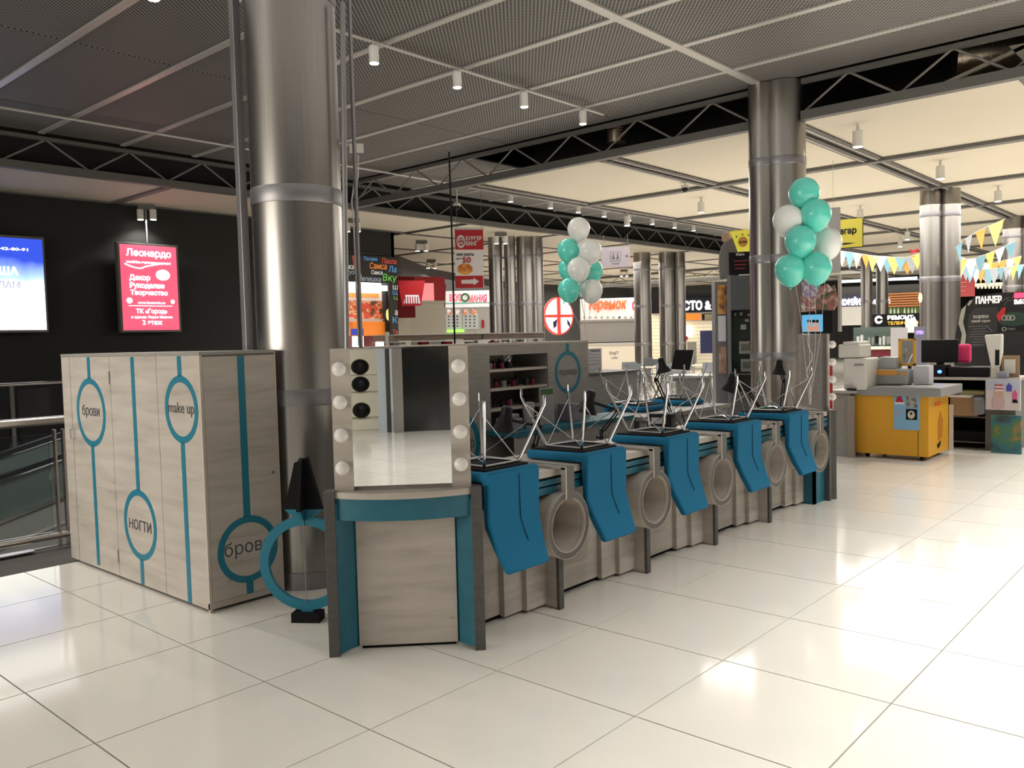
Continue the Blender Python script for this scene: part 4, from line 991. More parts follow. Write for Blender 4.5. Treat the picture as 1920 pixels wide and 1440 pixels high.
# ---- food court tables and chairs
def cafe_chair(label, x, y, rot):
    t = T('cafe_chair', label, 'chair', (x, y, 0), rot, 'grey cafe chairs of the food court')
    MB().box(-.21, -.2, .44, .21, .2, .46).build('seat', SEATG, t, bev=.01)
    MB().prism([(.19, .60), (.215, .60), (.245, .90), (.22, .90)], -.22, .22, 'x').build('backrest', SEATG, t, bev=.008)
    for sx in (-.19, .19):
        MB().tube([(sx, -.19, 0), (sx, -.17, .44)], .011, 6).build('leg', CHROME, t); MB().tube([(sx, .22, 0), (sx, .19, .44), (sx, .23, .88)], .011, 6).build('leg', CHROME, t)
    return t
def cafe_table(label, x, y):
    t = T('cafe_table', label, 'table', (x, y, 0), .3, 'food court tables')
    MB().box(-.35, -.35, .72, .35, .35, .745).build('tabletop', CREAM, t); MB().lathe([(.03, .02), (.03, .72)], n=12).build('column', STRIP, t)
    for a_ in range(4): MB().tube([(0, 0, .04), (.3*math.cos(a_*pi/2+.8), .3*math.sin(a_*pi/2+.8), .015)], .014, 6).build('foot', STRIP, t)
cz_ = [(1176, 24, 'left of the cafe tables, partly behind the reception desk', .3), (1193, 22.5, 'second from the left, behind the reception desk corner', -.4), (1219, 26, 'pushed to the left table by the central pillars', 2.8), (1243, 22, 'standing before the central pillars behind the tall lamp', .2),
       (1264, 21, 'between the tall lamp and the open laptop', -.3), (1283, 26, 'right of the central pillars', 2.6), (1324, 22, 'right of the open laptop', .5), (1206, 28, 'far back, left of the central pillars', .9), (1302, 29, 'far back, behind the laptop', -2.4)]
for k, (px, D, l, ro) in enumerate(cz_):
    P = at(px, 700, D); cafe_chair('grey cafe chair '+l, P[0], P[1], math.atan2(P[1], P[0])-pi/2+ro+pi)
for k, (px, D, l) in enumerate([(1208, 24, 'left'), (1252, 25, 'middle'), (1300, 24.5, 'right')]):
    P = at(px, 700, D); cafe_table('square cream food court table, %s one of three' % l, P[0], P[1])
# reception box with paper stands
v = VC(1146, 9.6, math.radians(90)); v = VX(at(1146, 700, 9.4)[0])
p = VT(v, 'reception_desk', 'dark grey reception desk behind the kiosk wall carrying papers', 'desk', 1097, 697, 1196, 760, floor=True)
p.box('front', GREYL, 1096, 700, 1195, 760, 0, .6, bottom=0); p.box('worktop', GRAPH, 1095, 697, 1197, 700, -.03, .63)
for a_, b_, y_, l in ((1098, 1114, .2, 'left lilac paper board standing on the reception desk'), (1116, 1142, .1, 'wide white notice sheet standing on the reception desk'), (1144, 1158, .3, 'dark small box on the reception desk')):
    q = VT(v, 'notice_board', l, 'notice', a_, 652, b_, 697)
    q.box('sheet', PAPER if a_ < 1140 else GRAPH, a_, 653 if a_ < 1140 else 680, b_, 696.8, y_, y_+.03)
    if a_ == 1116: q.text('ВНИМАНИЕ', INK, 1121, 656, 1138, 659, y_-.004); [q.box('text_line', mat('light_grey_mark', (.3, .3, .28)), 1119, 664+k*6, 1139, 665+k*6, y_-.003, y_) for k in range(4)]
# laptop-like display on grey counter
v = VC(1280, 11.0)
p = VT(v, 'laptop', 'open white-edged laptop with black screen on the grey counter', 'laptop', 1252, 653, 1300, 702)
p.poly('screen', BLACK, [(1266, 656), (1301, 656), (1293, 694), (1258, 692)], .0, .015); p.poly('screen_edge', WHITEP, [(1301, 656), (1303, 656), (1295, 697), (1257, 695), (1257, 692), (1293, 694)], -.003, .018)
a, b, c, d = p.rc(1255, 700, 1298, 706); MB().box(a, -.12, b+.0, c, .10, b+.015).build('base', WHITEP, p.r)
p = VT(v, 'display_counter', 'light grey counter below the open laptop', 'counter', 1262, 704, 1332, 760, floor=True)
p.box('body', GREYL, 1268, 708, 1334, 770, -.1, .5, bottom=0, bev=.01); p.box('top', STRIP, 1262, 704, 1336, 708, -.14, .54)

# ---- phone accessory stand left of the balloon pillar
v = VC(1395, 12.6, math.radians(25))
p = VT(v, 'accessory_stand', 'tall grey display stand with hanging phone cases left of the balloon pillar', 'display stand', 1364, 514, 1425, 760, floor=True)
p.box('header', mat('stand_slate', (.07, .072, .078), .5), 1369, 516, 1424, 581, 0, .45, bev=.01)
for a_, b_ in ((1364, 1371), (1417, 1425)): p.box('side_post', mat('stand_grey_metal', (.16, .165, .175), .4, .3), a_, 516, b_, 760, 0, .45, bottom=0)
p.box('rear_panel', mat('stand_dark_back', (.045, .048, .05)), 1371, 581, 1417, 760, .25, .28, bottom=0); p.box('shelf', GRAPH, 1371, 700, 1417, 703, .0, .3); p.box('base', GRAPH, 1371, 735, 1417, 760, .0, .3, bottom=0)
p.box('glass_front', GLASS, 1371, 583, 1417, 700, .02, .03)
for k, (a_, b_, c_, d_) in enumerate([(1385, 640, 1412, 664), (1388, 674, 1414, 698), (1396, 598, 1404, 603), (1388, 608, 1399, 618), (1401, 588, 1408, 592), (1376, 586, 1380, 592), (1386, 585, 1392, 591)]):
    q = VT(v, 'phone_case_pack', ['white phone accessory pack in the middle of the grey stand', 'white phone accessory pack near the bottom of the grey stand', 'small white price card high in the grey stand', 'pale square pack in the upper grey stand', 'tiny white card at upper right of the grey stand', 'tiny pack at upper left of the grey stand', 'second tiny pack at upper left of the grey stand'][k], 'pack', a_, b_, c_, d_, 'packs in the grey stand')
    q.box('card', WHITEP, a_, b_, c_, d_, .20, .22, bev=.004)
    if k < 2: q.box('window', GREYL, a_+4, b_+5, c_-4, d_-6, .19, .2); q.disc('red_dot', RED, c_-8, b_+1, c_-2, b_+7, .185, .19)
v2_ = VC(1354, 12.75, math.radians(38))
p = VT(v2_, 'poster_column', 'narrow side column of the display stand with orange poster', 'display stand', 1343, 528, 1364, 760, floor=True)
p.box('column', mat('stand_grey_metal', (.16, .165, .175)), 1342, 528, 1366, 760, .02, .3, bottom=0)
p.box('poster', noisy('orange_purple_print', [(.35, (.08, .03, .06)), (.5, (.45, .2, .03)), (.65, (.7, .45, .15))], ns=7), 1346, 534, 1363, 589, 0, .02)
p.box('white_panel', PAPER, 1347, 592, 1361, 640, 0, .02); p.box('photo_panel', noisy('beige_photo', [(.4, (.45, .35, .28)), (.6, (.25, .1, .06))], ns=4), 1348, 650, 1362, 700, 0, .02)
# cardboard figure and signs on the stand
v = VC(1385, 12.9)
p = VT(v, 'cardboard_figure', 'grey-jacketed cut-out figure seen from behind on top of the grey stand', 'figure', 1345, 434, 1385, 528)
p.poly('jacket', mat('jacket_grey', (.17, .165, .16), .8), [(1353, 460), (1362, 452), (1372, 448), (1382, 462), (1387, 482), (1386, 516), (1350, 524), (1347, 500), (1348, 478)], 0, .10, bev=.02)
p.disc('head', mat('skin_tone', (.42, .28, .2), .7), 1353, 434, 1371, 456, .02, .12, bev=.03)
p.poly('hood', mat('taupe_cloth', (.16, .135, .125), .8), [(1362, 455), (1370, 447), (1378, 452), (1384, 468), (1384, 475), (1364, 474)], -.04, .0, bev=.01)
p = VT(v, 'yellow_sign', 'bright yellow sign with round orange emblem on top of the grey stand', 'sign', 1368, 431, 1408, 472)
p.poly('panel', mat('sign_yellow', (.62, .55, .06), emit=.25), [(1368, 435), (1407, 431), (1407, 472), (1383, 473), (1375, 450)], -.08, -.05)
p.disc('emblem', mat('emblem_orange', (.55, .28, .05)), 1384, 445, 1402, 464, -.09, -.081); p.text('АЛ ЛОМ', BLACKM, 1386, 453, 1400, 456.5, -.094, bold=.02)
for q_ in ((1381, 445), (1392, 441), (1403, 442)): p.disc('sparkle', mat('olive_mark', (.2, .2, .03)), q_[0]-1.5, q_[1]-2, q_[0]+1.5, q_[1]+2, -.09, -.081)
p = VT(v, 'black_sign', 'black sign with dim red lines under the yellow sign', 'sign', 1367, 473, 1411, 516)
p.box('panel', BLACKM, 1367, 474, 1410, 515, -.07, -.04); p.text('Мисс', WHITEP, 1380, 475, 1396, 480, -.075, bold=.02)
for k in range(3): p.box('red_line', mat('dull_red', (.12, .01, .01), emit=.2), 1375+k*1.5, 489+k*7, 1401-k*2, 491+k*7, -.075, -.071)
# white board, yellow direction sign, photo collage and screen right of the balloon pillar
p = VT(VC(1566, 11.5), 'white_board', 'tall off-white board partly hidden behind the right balloons', 'board', 1553, 389, 1576, 512)
p.box('panel', mat('board_grey_white', (.45, .43, .42), .6), 1553, 389, 1576, 512, 0, .03)
p.box('hanger_wire', STRIP, 1561.6, 300, 1562.2, 389, .01, .02)
p = VT(VC(1595, 16, math.radians(10)), 'hanging_sign', 'yellow hanging sign with black lettering beside the right balloons', 'sign', 1560, 409, 1618, 466)
p.box('frame', BLACKM, 1559, 410, 1618, 465, .01, .05); p.box('panel', mat('olive_yellow', (.36, .31, .03), .6), 1560, 411, 1617, 464, 0, .01)
p.text('загар', BLACKM, 1567, 429, 1606, 442, -.006, bold=.03, name='lettering'); p.poly('arrow', BLACKM, [(1570, 456), (1603, 455), (1590, 458), (1570, 460)], -.006, -.001)
v = VC(1535, 10.9, math.radians(-8))
p = VT(v, 'photo_collage_stand', 'stand of overlapping photo prints below the right balloons', 'display stand', 1500, 520, 1578, 640, floor=True)
PH = [noisy('photo_print_%d' % k, [(.35, a_), (.5, b_), (.65, c_)], ns=13+k, detail=2) for k, (a_, b_, c_) in enumerate([((.6, .58, .6), (.25, .15, .4), (.65, .62, .6)), ((.08, .12, .05), (.35, .12, .1), (.5, .35, .3)), ((.6, .56, .5), (.3, .05, .05), (.62, .6, .55))])]
p.box('post', STRIP, 1567, 515, 1571, 622, .05, .1); p.box('post', STRIP, 1499, 560, 1502, 760, .05, .1, bottom=0)
p.poly('photo_print', PH[0], [(1503, 530), (1536, 524), (1540, 560), (1505, 556)], 0, .01); p.poly('photo_print', PH[2], [(1503, 556), (1532, 558), (1530, 584), (1504, 583)], -.02, -.01)
p.poly('photo_print', PH[1], [(1536, 548), (1568, 534), (1574, 570), (1566, 582), (1534, 580)], -.04, -.03); p.poly('photo_print', PH[2], [(1538, 540), (1556, 532), (1566, 545), (1546, 553)], -.06, -.05)
p = VT(v, 'screen', 'flat screen showing three people under a blue sky, below the photo prints', 'screen', 1501, 584, 1562, 624)
p.box('bezel', BLACK, 1501, 584, 1561, 624, 0, .04); p.box('picture', mat('sky_picture', (.08, .3, .5), emit=.6), 1504, 590, 1543, 622, -.004, 0)
SK = mat('picture_skin', (.5, .27, .2), emit=.4)
for cx_, s_ in ((1518, 7), (1527, 6), (1533, 5.5)): p.disc('picture_face', SK, cx_-s_*.5, 606-s_*.7, cx_+s_*.5, 606+s_*.6, -.01, -.005); p.disc('picture_hair', BLACKM, cx_-s_*.55, 600-s_*.1, cx_+s_*.55, 605, -.013, -.011); p.disc('picture_body', SK, cx_-s_*.8, 610, cx_+s_*.8, 622, -.009, -.005)

# ================================================================== RIGHT SIDE: SHOPS
# dark far fascias
v = VC(1640, 42)
p = VT(v, 'shop_sign', 'dark fascia with blurred cold-white glowing letters at right', 'sign', 1573, 530, 1722, 590)
p.box('fascia', CHAR, 1572, 535, 1735, 590, .05, .3); p.box('glow_band', mat('violet_black', (.03, .025, .05)), 1574, 550, 1690, 575, 0, .05)
p.text('КОФЕЙНЯ', BLIT, 1576, 557, 1618, 573, -.02, bold=.05, ext=.02); p.text('И ЧАЙ', BLIT, 1634, 559, 1669, 570, -.02, bold=.05, ext=.02)
p.box('lit_strip', mat('cold_lit_strip', (.8, .88, 1), emit=1), 1578, 522, 1720, 527, 0, .2)
p = VT(v, 'slat_wall', 'orange-lit horizontal wooden slats above a green bottle bar', 'wall panel', 1668, 548, 1728, 576)
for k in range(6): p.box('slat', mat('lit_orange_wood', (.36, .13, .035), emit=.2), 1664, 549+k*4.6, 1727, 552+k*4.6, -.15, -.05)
p = VT(v, 'bar_wall', 'dark green bar wall holding pale bottles under the orange slats', 'wall panel', 1660, 576, 1728, 590)
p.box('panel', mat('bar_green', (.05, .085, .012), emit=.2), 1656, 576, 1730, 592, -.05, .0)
for k, px in enumerate((1670, 1677, 1684, 1696, 1703, 1710, 1716)):
    q = VT(v, 'bar_bottle', 'pale bottle on the green bar wall, %s from the left' % nm[k], 'bottle', px-1.5, 577, px+1.5, 588, 'bottles on the green bar wall')
    a, b, c, d = q.rc(px-1.5, 577, px+1.5, 588); h_ = d-b; MB().lathe([(.04, 0), (.04, h_*.6), (.014, h_*.75), (.014, h_)], c=(0, -.15, 0), n=10).build('body', mat('pale_bottle', (.45, .5, .4), .3, emit=.1), q.r)
p = VT(VC(1593, 30), 'white_board', 'blank white board under the blurred glowing letters', 'board', 1573, 575, 1615, 611)
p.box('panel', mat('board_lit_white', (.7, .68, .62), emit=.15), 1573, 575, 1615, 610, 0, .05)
p = VT(VC(1685, 27), 'shop_sign', 'black sign with white round emblem and letters РЕ', 'sign', 1636, 587, 1732, 613)
p.box('board', BLACKM, 1636, 588, 1732, 612, 0, .1); p.disc('emblem', WLIT, 1640, 592, 1655, 607, -.01, -.002); p.disc('emblem_hole', BLACKM, 1644, 596, 1652, 603, -.02, -.011); p.box('emblem_gap', BLACKM, 1650, 598, 1656, 601, -.02, -.011)
p.text('РЕМОНТ', WLIT, 1664, 591, 1712, 599, -.01, bold=.04); p.text('ТЕЛЕФОНОВ', mat('amber_letters', (.8, .4, .05), emit=.4), 1664, 602, 1722, 609, -.01, bold=.03)
p = VT(VC(1712, 20), 'figurine', 'white angel-like figurine standing right of the РЕ sign', 'figurine', 1698, 590, 1720, 622)
p.poly('body', WHITEP, [(1702, 594), (1708, 600), (1714, 592), (1720, 604), (1722, 624), (1698, 624), (1697, 598)], 0, .08, bev=.02)
p = VT(VC(1640, 19), 'glass_display_counter', 'glass display counter full of small goods behind the printer', 'display counter', 1592, 612, 1695, 700, floor=True)
p.box('glass_case', GLASS, 1600, 613, 1692, 648, 0, .5); p.box('case_rear', mat('case_green_grey', (.22, .26, .23), emit=.1), 1600, 613, 1692, 648, .5, .53); p.box('ledge', CREAM, 1596, 650, 1700, 655, -.1, .6); p.box('red_band', mat('maroon', (.13, .01, .015)), 1612, 656, 1690, 668, -.02, .5); p.box('base', GRAPH, 1596, 668, 1700, 720, 0, .5, bottom=0)
random.seed(5)
for k in range(12):
    px = 1606+k*7; q = VT(p.vp, 'display_good', 'small packed good in the glass display counter, %s from the left' % (nm+['ninth','tenth','eleventh','rightmost'])[k], 'goods', px, 626, px+5, 634, 'goods in the glass display counter')
    q.box('body', random.choice([WHITEP, GREYL, STRIP, BLACK, PAPER]), px, 628+random.random()*12, px+4+random.random()*3, 644+random.random()*3, .1, .3)
p = VT(VC(1700, 15), 'white_column', 'white box column with notices behind the yellow-framed mirror', 'column', 1672, 612, 1718, 720, floor=True)
p.box('column', PAPER, 1670, 614, 1702, 720, 0, .3, bottom=0); p.box('grey_panel', mat('blue_grey_panel', (.22, .22, .28)), 1714, 612, 1736, 700, .05, .1, bottom=0)
p.text('OPEN', mat('violet_neon', (.3, .2, 1), emit=2), 1717, 620, 1731, 627, .04, bold=.01)
p = VT(VC(1745, 13.8), 'hanging_lamp', 'yellow glowing drop lamp left of the double pillar', 'lamp', 1722, 548, 1730, 566)
p.disc('shade', mat('yellow_glow', (1, .85, .25), emit=1.6), 1722, 549, 1729, 567, 0, .1)
# far end panel + printer counter
v = VY(10.95)
p = VT(v, 'printer_counter', 'grey-beige counter block carrying the white printer, right of the kiosk end', 'counter', 1562, 735, 1604, 862, floor=True)
p.box('body', GREYL, 1562, 737, 1594, 862, 0, .6, bottom=0); p.box('leaning_board', mat('taupe_board', (.28, .24, .2)), 1591, 742, 1604, 862, -.05, .0, bottom=0); p.box('top', STRIP, 1560, 732, 1606, 737, -.03, .62)
p = VT(v, 'red_pennant', 'red upright board edge beside the far mirror bulbs', 'board', 1564, 675, 1571, 780); p.box('board', RED, 1565, 678, 1571, 778, -.2, -.18)
p = VT(v, 'printer', 'large white photo printer stacked on the counter right of the kiosk', 'printer', 1565, 640, 1625, 733)
p.box('lower_body', WHITEP, 1581, 672, 1624, 731, 0, .5, bev=.02); p.box('upper_body', WHITEP, 1570, 646, 1611, 671, .02, .45, bev=.02); p.box('lid', WHITEP, 1578, 641, 1608, 647, .04, .43, bev=.01)
p.box('slot', GREYL, 1602, 682, 1619, 686, -.01, .02); p.box('paper_tray', BLACK, 1590, 728, 1606, 731, -.06, .0); p.box('tray_lip', WHITEP, 1582, 717, 1600, 720, -.05, .0)
# ---- yellow cart
v = VY(11.03)
p = VT(v, 'yellow_counter', 'amber yellow counter on casters with grey top and light blue poster', 'counter', 1604, 722, 1742, 868, floor=True)
a, _, c, _ = p.rc(1604, 740, 1741, 866)
MB().box(a, 0, .055, c, .88, .80).build('body', YEL, p.r, bev=.004)
MB().box(a-.01, -.04, .80, c+.15, .95, .912).build('top', mat('cart_grey_top', (.27, .27, .27), .45), p.r, bev=.008)
for sx in (a+.12, c-.1):
    for sy in (.1, .75): MB().tube([(sx-.02, sy, .03), (sx+.02, sy, .03)], .03, 12).box(sx-.02, sy-.02, .03, sx+.02, sy+.02, .06).build('caster', BLACK, p.r)
MB().box(c-.12, -.003, .06, c-.115, .0, .79).build('door_gap', BLACKM, p.r)
k = p.box('blue_poster', mat('light_blue_paper', (.22, .42, .62), .7), 1676, 740, 1725, 806, -.006, -.002)
p.poly('hat_print', RED, [(1679, 754), (1683, 744), (1690, 743), (1695, 755)], -.009, -.0065); p.box('hat_brim', WHITEP, 1678, 754, 1696, 758, -.010, -.0065)
p.disc('face_print', mat('soft_blue_pink', (.3, .36, .52)), 1680, 766, 1692, 783, -.009, -.0065)
p.box('photo_print', noisy('grey_photo', [(.4, (.08, .08, .08)), (.6, (.4, .38, .36))], ns=22), 1699, 744, 1720, 764, -.009, -.0065); p.box('photo_print', BLACKM, 1699, 767, 1720, 787, -.009, -.0065)
p.disc('pale_print', mat('cream_print', (.55, .5, .4)), 1702, 770, 1716, 785, -.011, -.0095); p.disc('dark_spot', BLACKM, 1707, 773, 1711, 778, -.013, -.0115)
MB().add(*lath_y([(.012, 0), (.012, .004)], c-.16, 0, .52)).build('lock', STEELD, p.r)
e = [MB().box(c, .28, .66, c+.004, .50, .71).build('red_lettering', mat('orange_red_print', (.75, .12, .03)), p.r), MB().prism([(.42, .22), (.58, .24), (.62, .45), (.50, .58), (.40, .45)], c, c+.004, 'x').build('side_print', mat('brown_orange_print', (.45, .17, .02)), p.r),
     MB().prism([(.36, .17), (.52, .21), (.50, .15), (.40, .12)], c, c+.005, 'x').build('side_print', BLACKM, p.r)]
q = VT(VY(11.35), 'ticket_machine', 'grey rounded till machine with orange label on the yellow counter', 'till', 1626, 667, 1700, 722)
q.z = 0; q.poly('body', mat('till_grey', (.34, .36, .35), .45), [(1627, 721), (1627, 697), (1633, 691), (1700, 692), (1701, 721)], 0, .32, bev=.02); q.poly('hump', mat('till_grey', (.34, .36, .35)), [(1634, 693), (1641, 675), (1650, 669), (1676, 670), (1679, 693)], .05, .3, bev=.02)
q.box('orange_label', mat('till_orange', (.7, .32, .06)), 1643, 693, 1683, 703, -.012, -.002); q.box('orange_slot', mat('till_orange', (.7, .32, .06)), 1688, 698, 1700, 703, -.012, -.002)
q.r.location.z = .912
q = VT(VY(11.55), 'framed_mirror', 'yellow-framed small mirror on a dark post above the yellow counter', 'mirror', 1684, 636, 1716, 722)
q.z0 = q.z0; a, b, c_, d = q.rc(1684, 636, 1716, 687)
MB().box(a, 0, b, a+.035, .04, d).box(c_-.03, 0, b, c_, .04, d).box(a, 0, b, c_, .04, b+.035).box(a, 0, d-.02, c_, .04, d).build('frame', YEL, q.r, bev=.004); MB().box(a+.03, .02, b+.03, c_-.03, .03, d-.02).build('glass', MIRROR, q.r)
q.box('post', BLACK, 1702, 687, 1707, 724, .0, .05)
q.r.location.z = .912
q = VT(VY(11.5), 'white_box', 'white textured paper box on the yellow counter', 'box', 1712, 685, 1743, 722); q.box('body', PAPER, 1712, 686, 1742, 721, 0, .2, bev=.004); q.r.location.z = .912
q = VT(VY(11.2), 'paper_sheet', 'white sheets lying flat on the yellow counter top', 'paper', 1705, 722, 1750, 727); MB().box(-.25, 0, 0, .15, .2, .004).build('sheet', WHITEP, q.r, (0, 0, 0)); q.r.location.z = .913

# ---- desk with shelves, monitor and canvases
v = VY(12.45)
p = VT(v, 'shelf_desk', 'dark shelf desk right of the yellow counter, crowded with equipment', 'desk', 1745, 702, 1912, 862, floor=True)
a, _, c, _ = p.rc(1745, 702, 1912, 850)
MB().box(a-.15, 0, .93, c, .75, .965).build('desktop', STRIP, p.r); MB().box(a-.1, .05, .08, c-.36, .70, .10).box(a-.1, .05, .42, c-.36, .70, .44).box(a-.1, .05, .70, c-.36, .70, .72).build('shelf', GRAPH, p.r)
MB().box(c-.40, .02, 0, c-.05, .7, .93).build('side_cabinet', mat('side_grey', (.12, .12, .115)), p.r); MB().box(a-.15, .70, 0, c, .72, .93).build('rear_panel', BLACKM, p.r); MB().box(a-.15, .02, 0, a-.10, .7, .93).build('side_panel', GRAPH, p.r)
MB().box(a-.1, -.12, .705, c-.55, .5, .725).build('pull_out_shelf', WHITEP, p.r)
def odd(label, name, cat, px0, py0, px1, py1, m, y, dz=None, dep=.3, bev=.01, grp=None):
    q = VT(VY(y), name, label, cat, px0, py0, px1, py1, grp); q.box('body', m, px0, py0, px1, py1, 0, dep, bev=bev)
    if dz is not None: q.r.location.z = dz
    return q
odd('brown cardboard box on the lower shelf of the dark desk', 'cardboard_box', 'box', 1781, 766, 1834, 805, CARD, 12.5, .44, .45)
odd('black box at floor level under the cardboard box', 'black_box', 'box', 1783, 810, 1848, 828, BLACKM, 12.55, .10, .4)
odd('stack of yellow-edged paper on the pull-out shelf', 'paper_stack', 'paper', 1798, 724, 1846, 731, mat('yellow_edge_paper', (.5, .45, .2)), 12.6, .725, .3, .002)
q = odd('crumpled clear grey plastic bag hanging at the desk shelves', 'plastic_bag', 'bag', 1823, 745, 1846, 778, mat('grey_film', (.2, .22, .26), .2), 12.44, None, .08, .03); q.r.location.z += .0
q = odd('wide black monitor on the dark desk behind the yellow counter', 'monitor', 'monitor', 1727, 637, 1796, 680, BLACK, 12.75, None, .05); q.box('stand', BLACK, 1755, 680, 1768, 706, .02, .05)
q = odd('pink cushion-like bag beside the black monitor', 'pink_bag', 'bag', 1793, 645, 1819, 681, PINK, 12.9, None, .12, .04)
q = odd('black equipment box with blue light on the dark desk', 'black_device', 'device', 1745, 680, 1772, 702, BLACK, 12.5, .965, .3); q.disc('blue_light', mat('blue_led', (.03, .1, 1), emit=6), 1758, 689, 1766, 695, -.01, -.001)
q = odd('long black flatbed printer on the dark desk', 'flatbed_printer', 'printer', 1775, 683, 1855, 702, BLACK, 12.55, .965, .4, .02)
q = VT(VY(12.5), 'tall_lamp_head', 'tall white flared press head standing on the dark desk', 'device', 1845, 620, 1880, 702)
q.poly('head', WHITEP, [(1845, 622), (1879, 620), (1878, 655), (1872, 683), (1858, 683), (1852, 655)], 0, .12, bev=.02); q.box('neck', CREAM, 1857, 683, 1871, 702, .02, .1); q.box('dark_label', BLACK, 1866, 650, 1874, 679, -.006, -.001); q.r.location.z = .965
q = VT(VY(12.6), 'framed_picture', 'cream picture frame leaning at the right end of the dark desk', 'picture frame', 1877, 658, 1912, 700)
q.box('frame', CARD, 1878, 659, 1911, 700, 0, .03); q.box('mount', WHITEP, 1883, 666, 1904, 692, -.01, 0); q.r.location.z = .965
odd('small pale grey box on the dark desk under the picture frame', 'grey_box', 'box', 1868, 690, 1889, 702, mat('blue_grey_box', (.28, .29, .36)), 12.42, .965, .12)
q = VT(VY(12.3), 'canvas_print', 'square canvas print of a child in a striped hat hung on the desk side', 'picture', 1847, 710, 1914, 770)
q.box('canvas', mat('canvas_pale', (.55, .5, .5), .8), 1848, 711, 1913, 769, 0, .04)
q.box('sky_band', mat('canvas_sky', (.42, .45, .55), .8), 1848, 711, 1913, 732, -.004, 0); q.disc('coat', mat('coat_pink', (.5, .36, .38)), 1860, 742, 1884, 768, -.008, -.005); q.disc('child_face', mat('picture_skin2', (.5, .33, .26)), 1866, 730, 1881, 747, -.011, -.009)
for k in range(4): q.box('hat_stripe', mat('hat_red', (.4, .05, .08)) if k % 2 == 0 else WHITEP, 1866, 721+k*3, 1881, 724+k*3, -.014, -.012)
q.poly('blue_jacket', mat('jacket_blue', (.05, .06, .35)), [(1887, 724), (1892, 718), (1898, 724), (1897, 734), (1887, 734)], -.008, -.005); q.poly('pink_jacket', mat('jacket_pink', (.55, .1, .25)), [(1898, 738), (1903, 731), (1908, 738), (1907, 749), (1899, 749)], -.008, -.005); q.poly('dark_legs', BLACKM, [(1899, 749), (1907, 749), (1909, 756), (1898, 755)], -.0085, -.005)
q = VT(VY(12.25), 'canvas_print', 'dark landscape canvas with turquoise river standing on the floor', 'picture', 1858, 778, 1915, 842, floor=True)
q.box('canvas', noisy('river_print', [(.34, (.03, .035, .03)), (.45, (.03, .14, .17)), (.53, (.07, .15, .05)), (.62, (.35, .16, .07)), (.72, (.3, .35, .42))], ns=3.2, detail=4, rough=.7), 1858, 779, 1915, 842, 0, .04, bottom=0)
odd('thin white board leaning against the desk by the yellow counter', 'leaning_board', 'board', 1779, 760, 1787, 846, WHITEP, 12.2, 0, .02, 0)

# ---- punching machine arch
v = VC(1860, 13.6, math.radians(-5))
p = VT(v, 'punching_machine', 'black arched boxing game machine with white Cyrillic title at the right edge', 'game machine', 1788, 545, 1960, 760, floor=True)
pts = [(1788, 760), (1790, 640), (1796, 600), (1810, 570), (1830, 555), (1870, 549), (1960, 545), (1960, 760)]
BM = mat('machine_black', (.014, .014, .015), .45)
p.poly('arch_panel', BM, pts, 0, .25)
p.text('ПАНЧЕР', mat('title_white', (.75, .72, .68), emit=.4), 1830, 555, 1879, 569, -.01, bold=.05, ext=.01)
p.poly('poster_field', mat('machine_dark_grey', (.035, .033, .035)), [(1816, 590), (1830, 577), (1872, 575), (1870, 650), (1812, 652)], -.006, -.001)
p.text('РАЗВЛЕКИ', WHITEP, 1826, 591, 1854, 597, -.012, bold=.02); p.text('СВОЙ УДАР', WHITEP, 1822, 599, 1857, 605, -.012, bold=.02)
for k in range(8): p.box('text_line', mat('machine_line_grey', (.16, .16, .16)), 1817+(k*7) % 9, 611+k*5, 1853-(k*5) % 9, 612.2+k*5, -.010, -.007)
p.poly('fighter_print', mat('fighter_pale', (.38, .38, .33)), [(1797, 606), (1803, 580), (1812, 572), (1809, 588), (1806, 604), (1812, 628), (1810, 645), (1801, 646), (1804, 626)], -.008, -.001)
p.poly('fist_print', mat('fighter_pale', (.38, .38, .33)), [(1814, 571), (1819, 563), (1824, 563), (1820, 570), (1816, 574)], -.008, -.001)
p.poly('red_flash', mat('glove_red', (.45, .02, .03), emit=.1), [(1868, 592), (1880, 577), (1886, 576), (1884, 590), (1874, 604)], -.009, -.001)
p.box('counter_digits', mat('led_red', (1, .02, .05), emit=3), 1902, 548.5, 1935, 558.5, -.012, -.002); p.text('ВЫБОР', WLIT, 1902, 561, 1928, 570, -.012, bold=.03)
p.disc('glove_print', mat('glove_green', (.03, .07, .05)), 1872, 585, 1930, 612, -.008, -.001)
for k in range(3): a, b = p.q(1884+k*7, 596); MB().annulus(a, b, .03, .045, -.013, -.009, 16).build('bag_ring', STRIP, p.r)
m = MB()
for q_ in ([(1884, 572), (1890, 562), (1894, 565), (1902, 553)], [(1878, 566), (1886, 560), (1892, 558)], [(1850, 612), (1858, 618), (1862, 625), (1867, 628)]): m.tube([(*(lambda z: (z[0], -.008, z[1]))(p.q(*s_)),) for s_ in q_], .005, 5)
m.build('lightning_print', mat('lightning_blue_grey', (.18, .19, .24)), p.r)
a, b = p.q(1883, 617); MB().annulus(a, b, .02, .035, -.01, -.002, 20).build('round_mark', STRIP, p.r); p.text('STRIKE', STRIP, 1889, 615, 1904, 619, -.008)
p.box('cabinet', BM, 1870, 622, 1960, 760, -.35, .0, bottom=0)
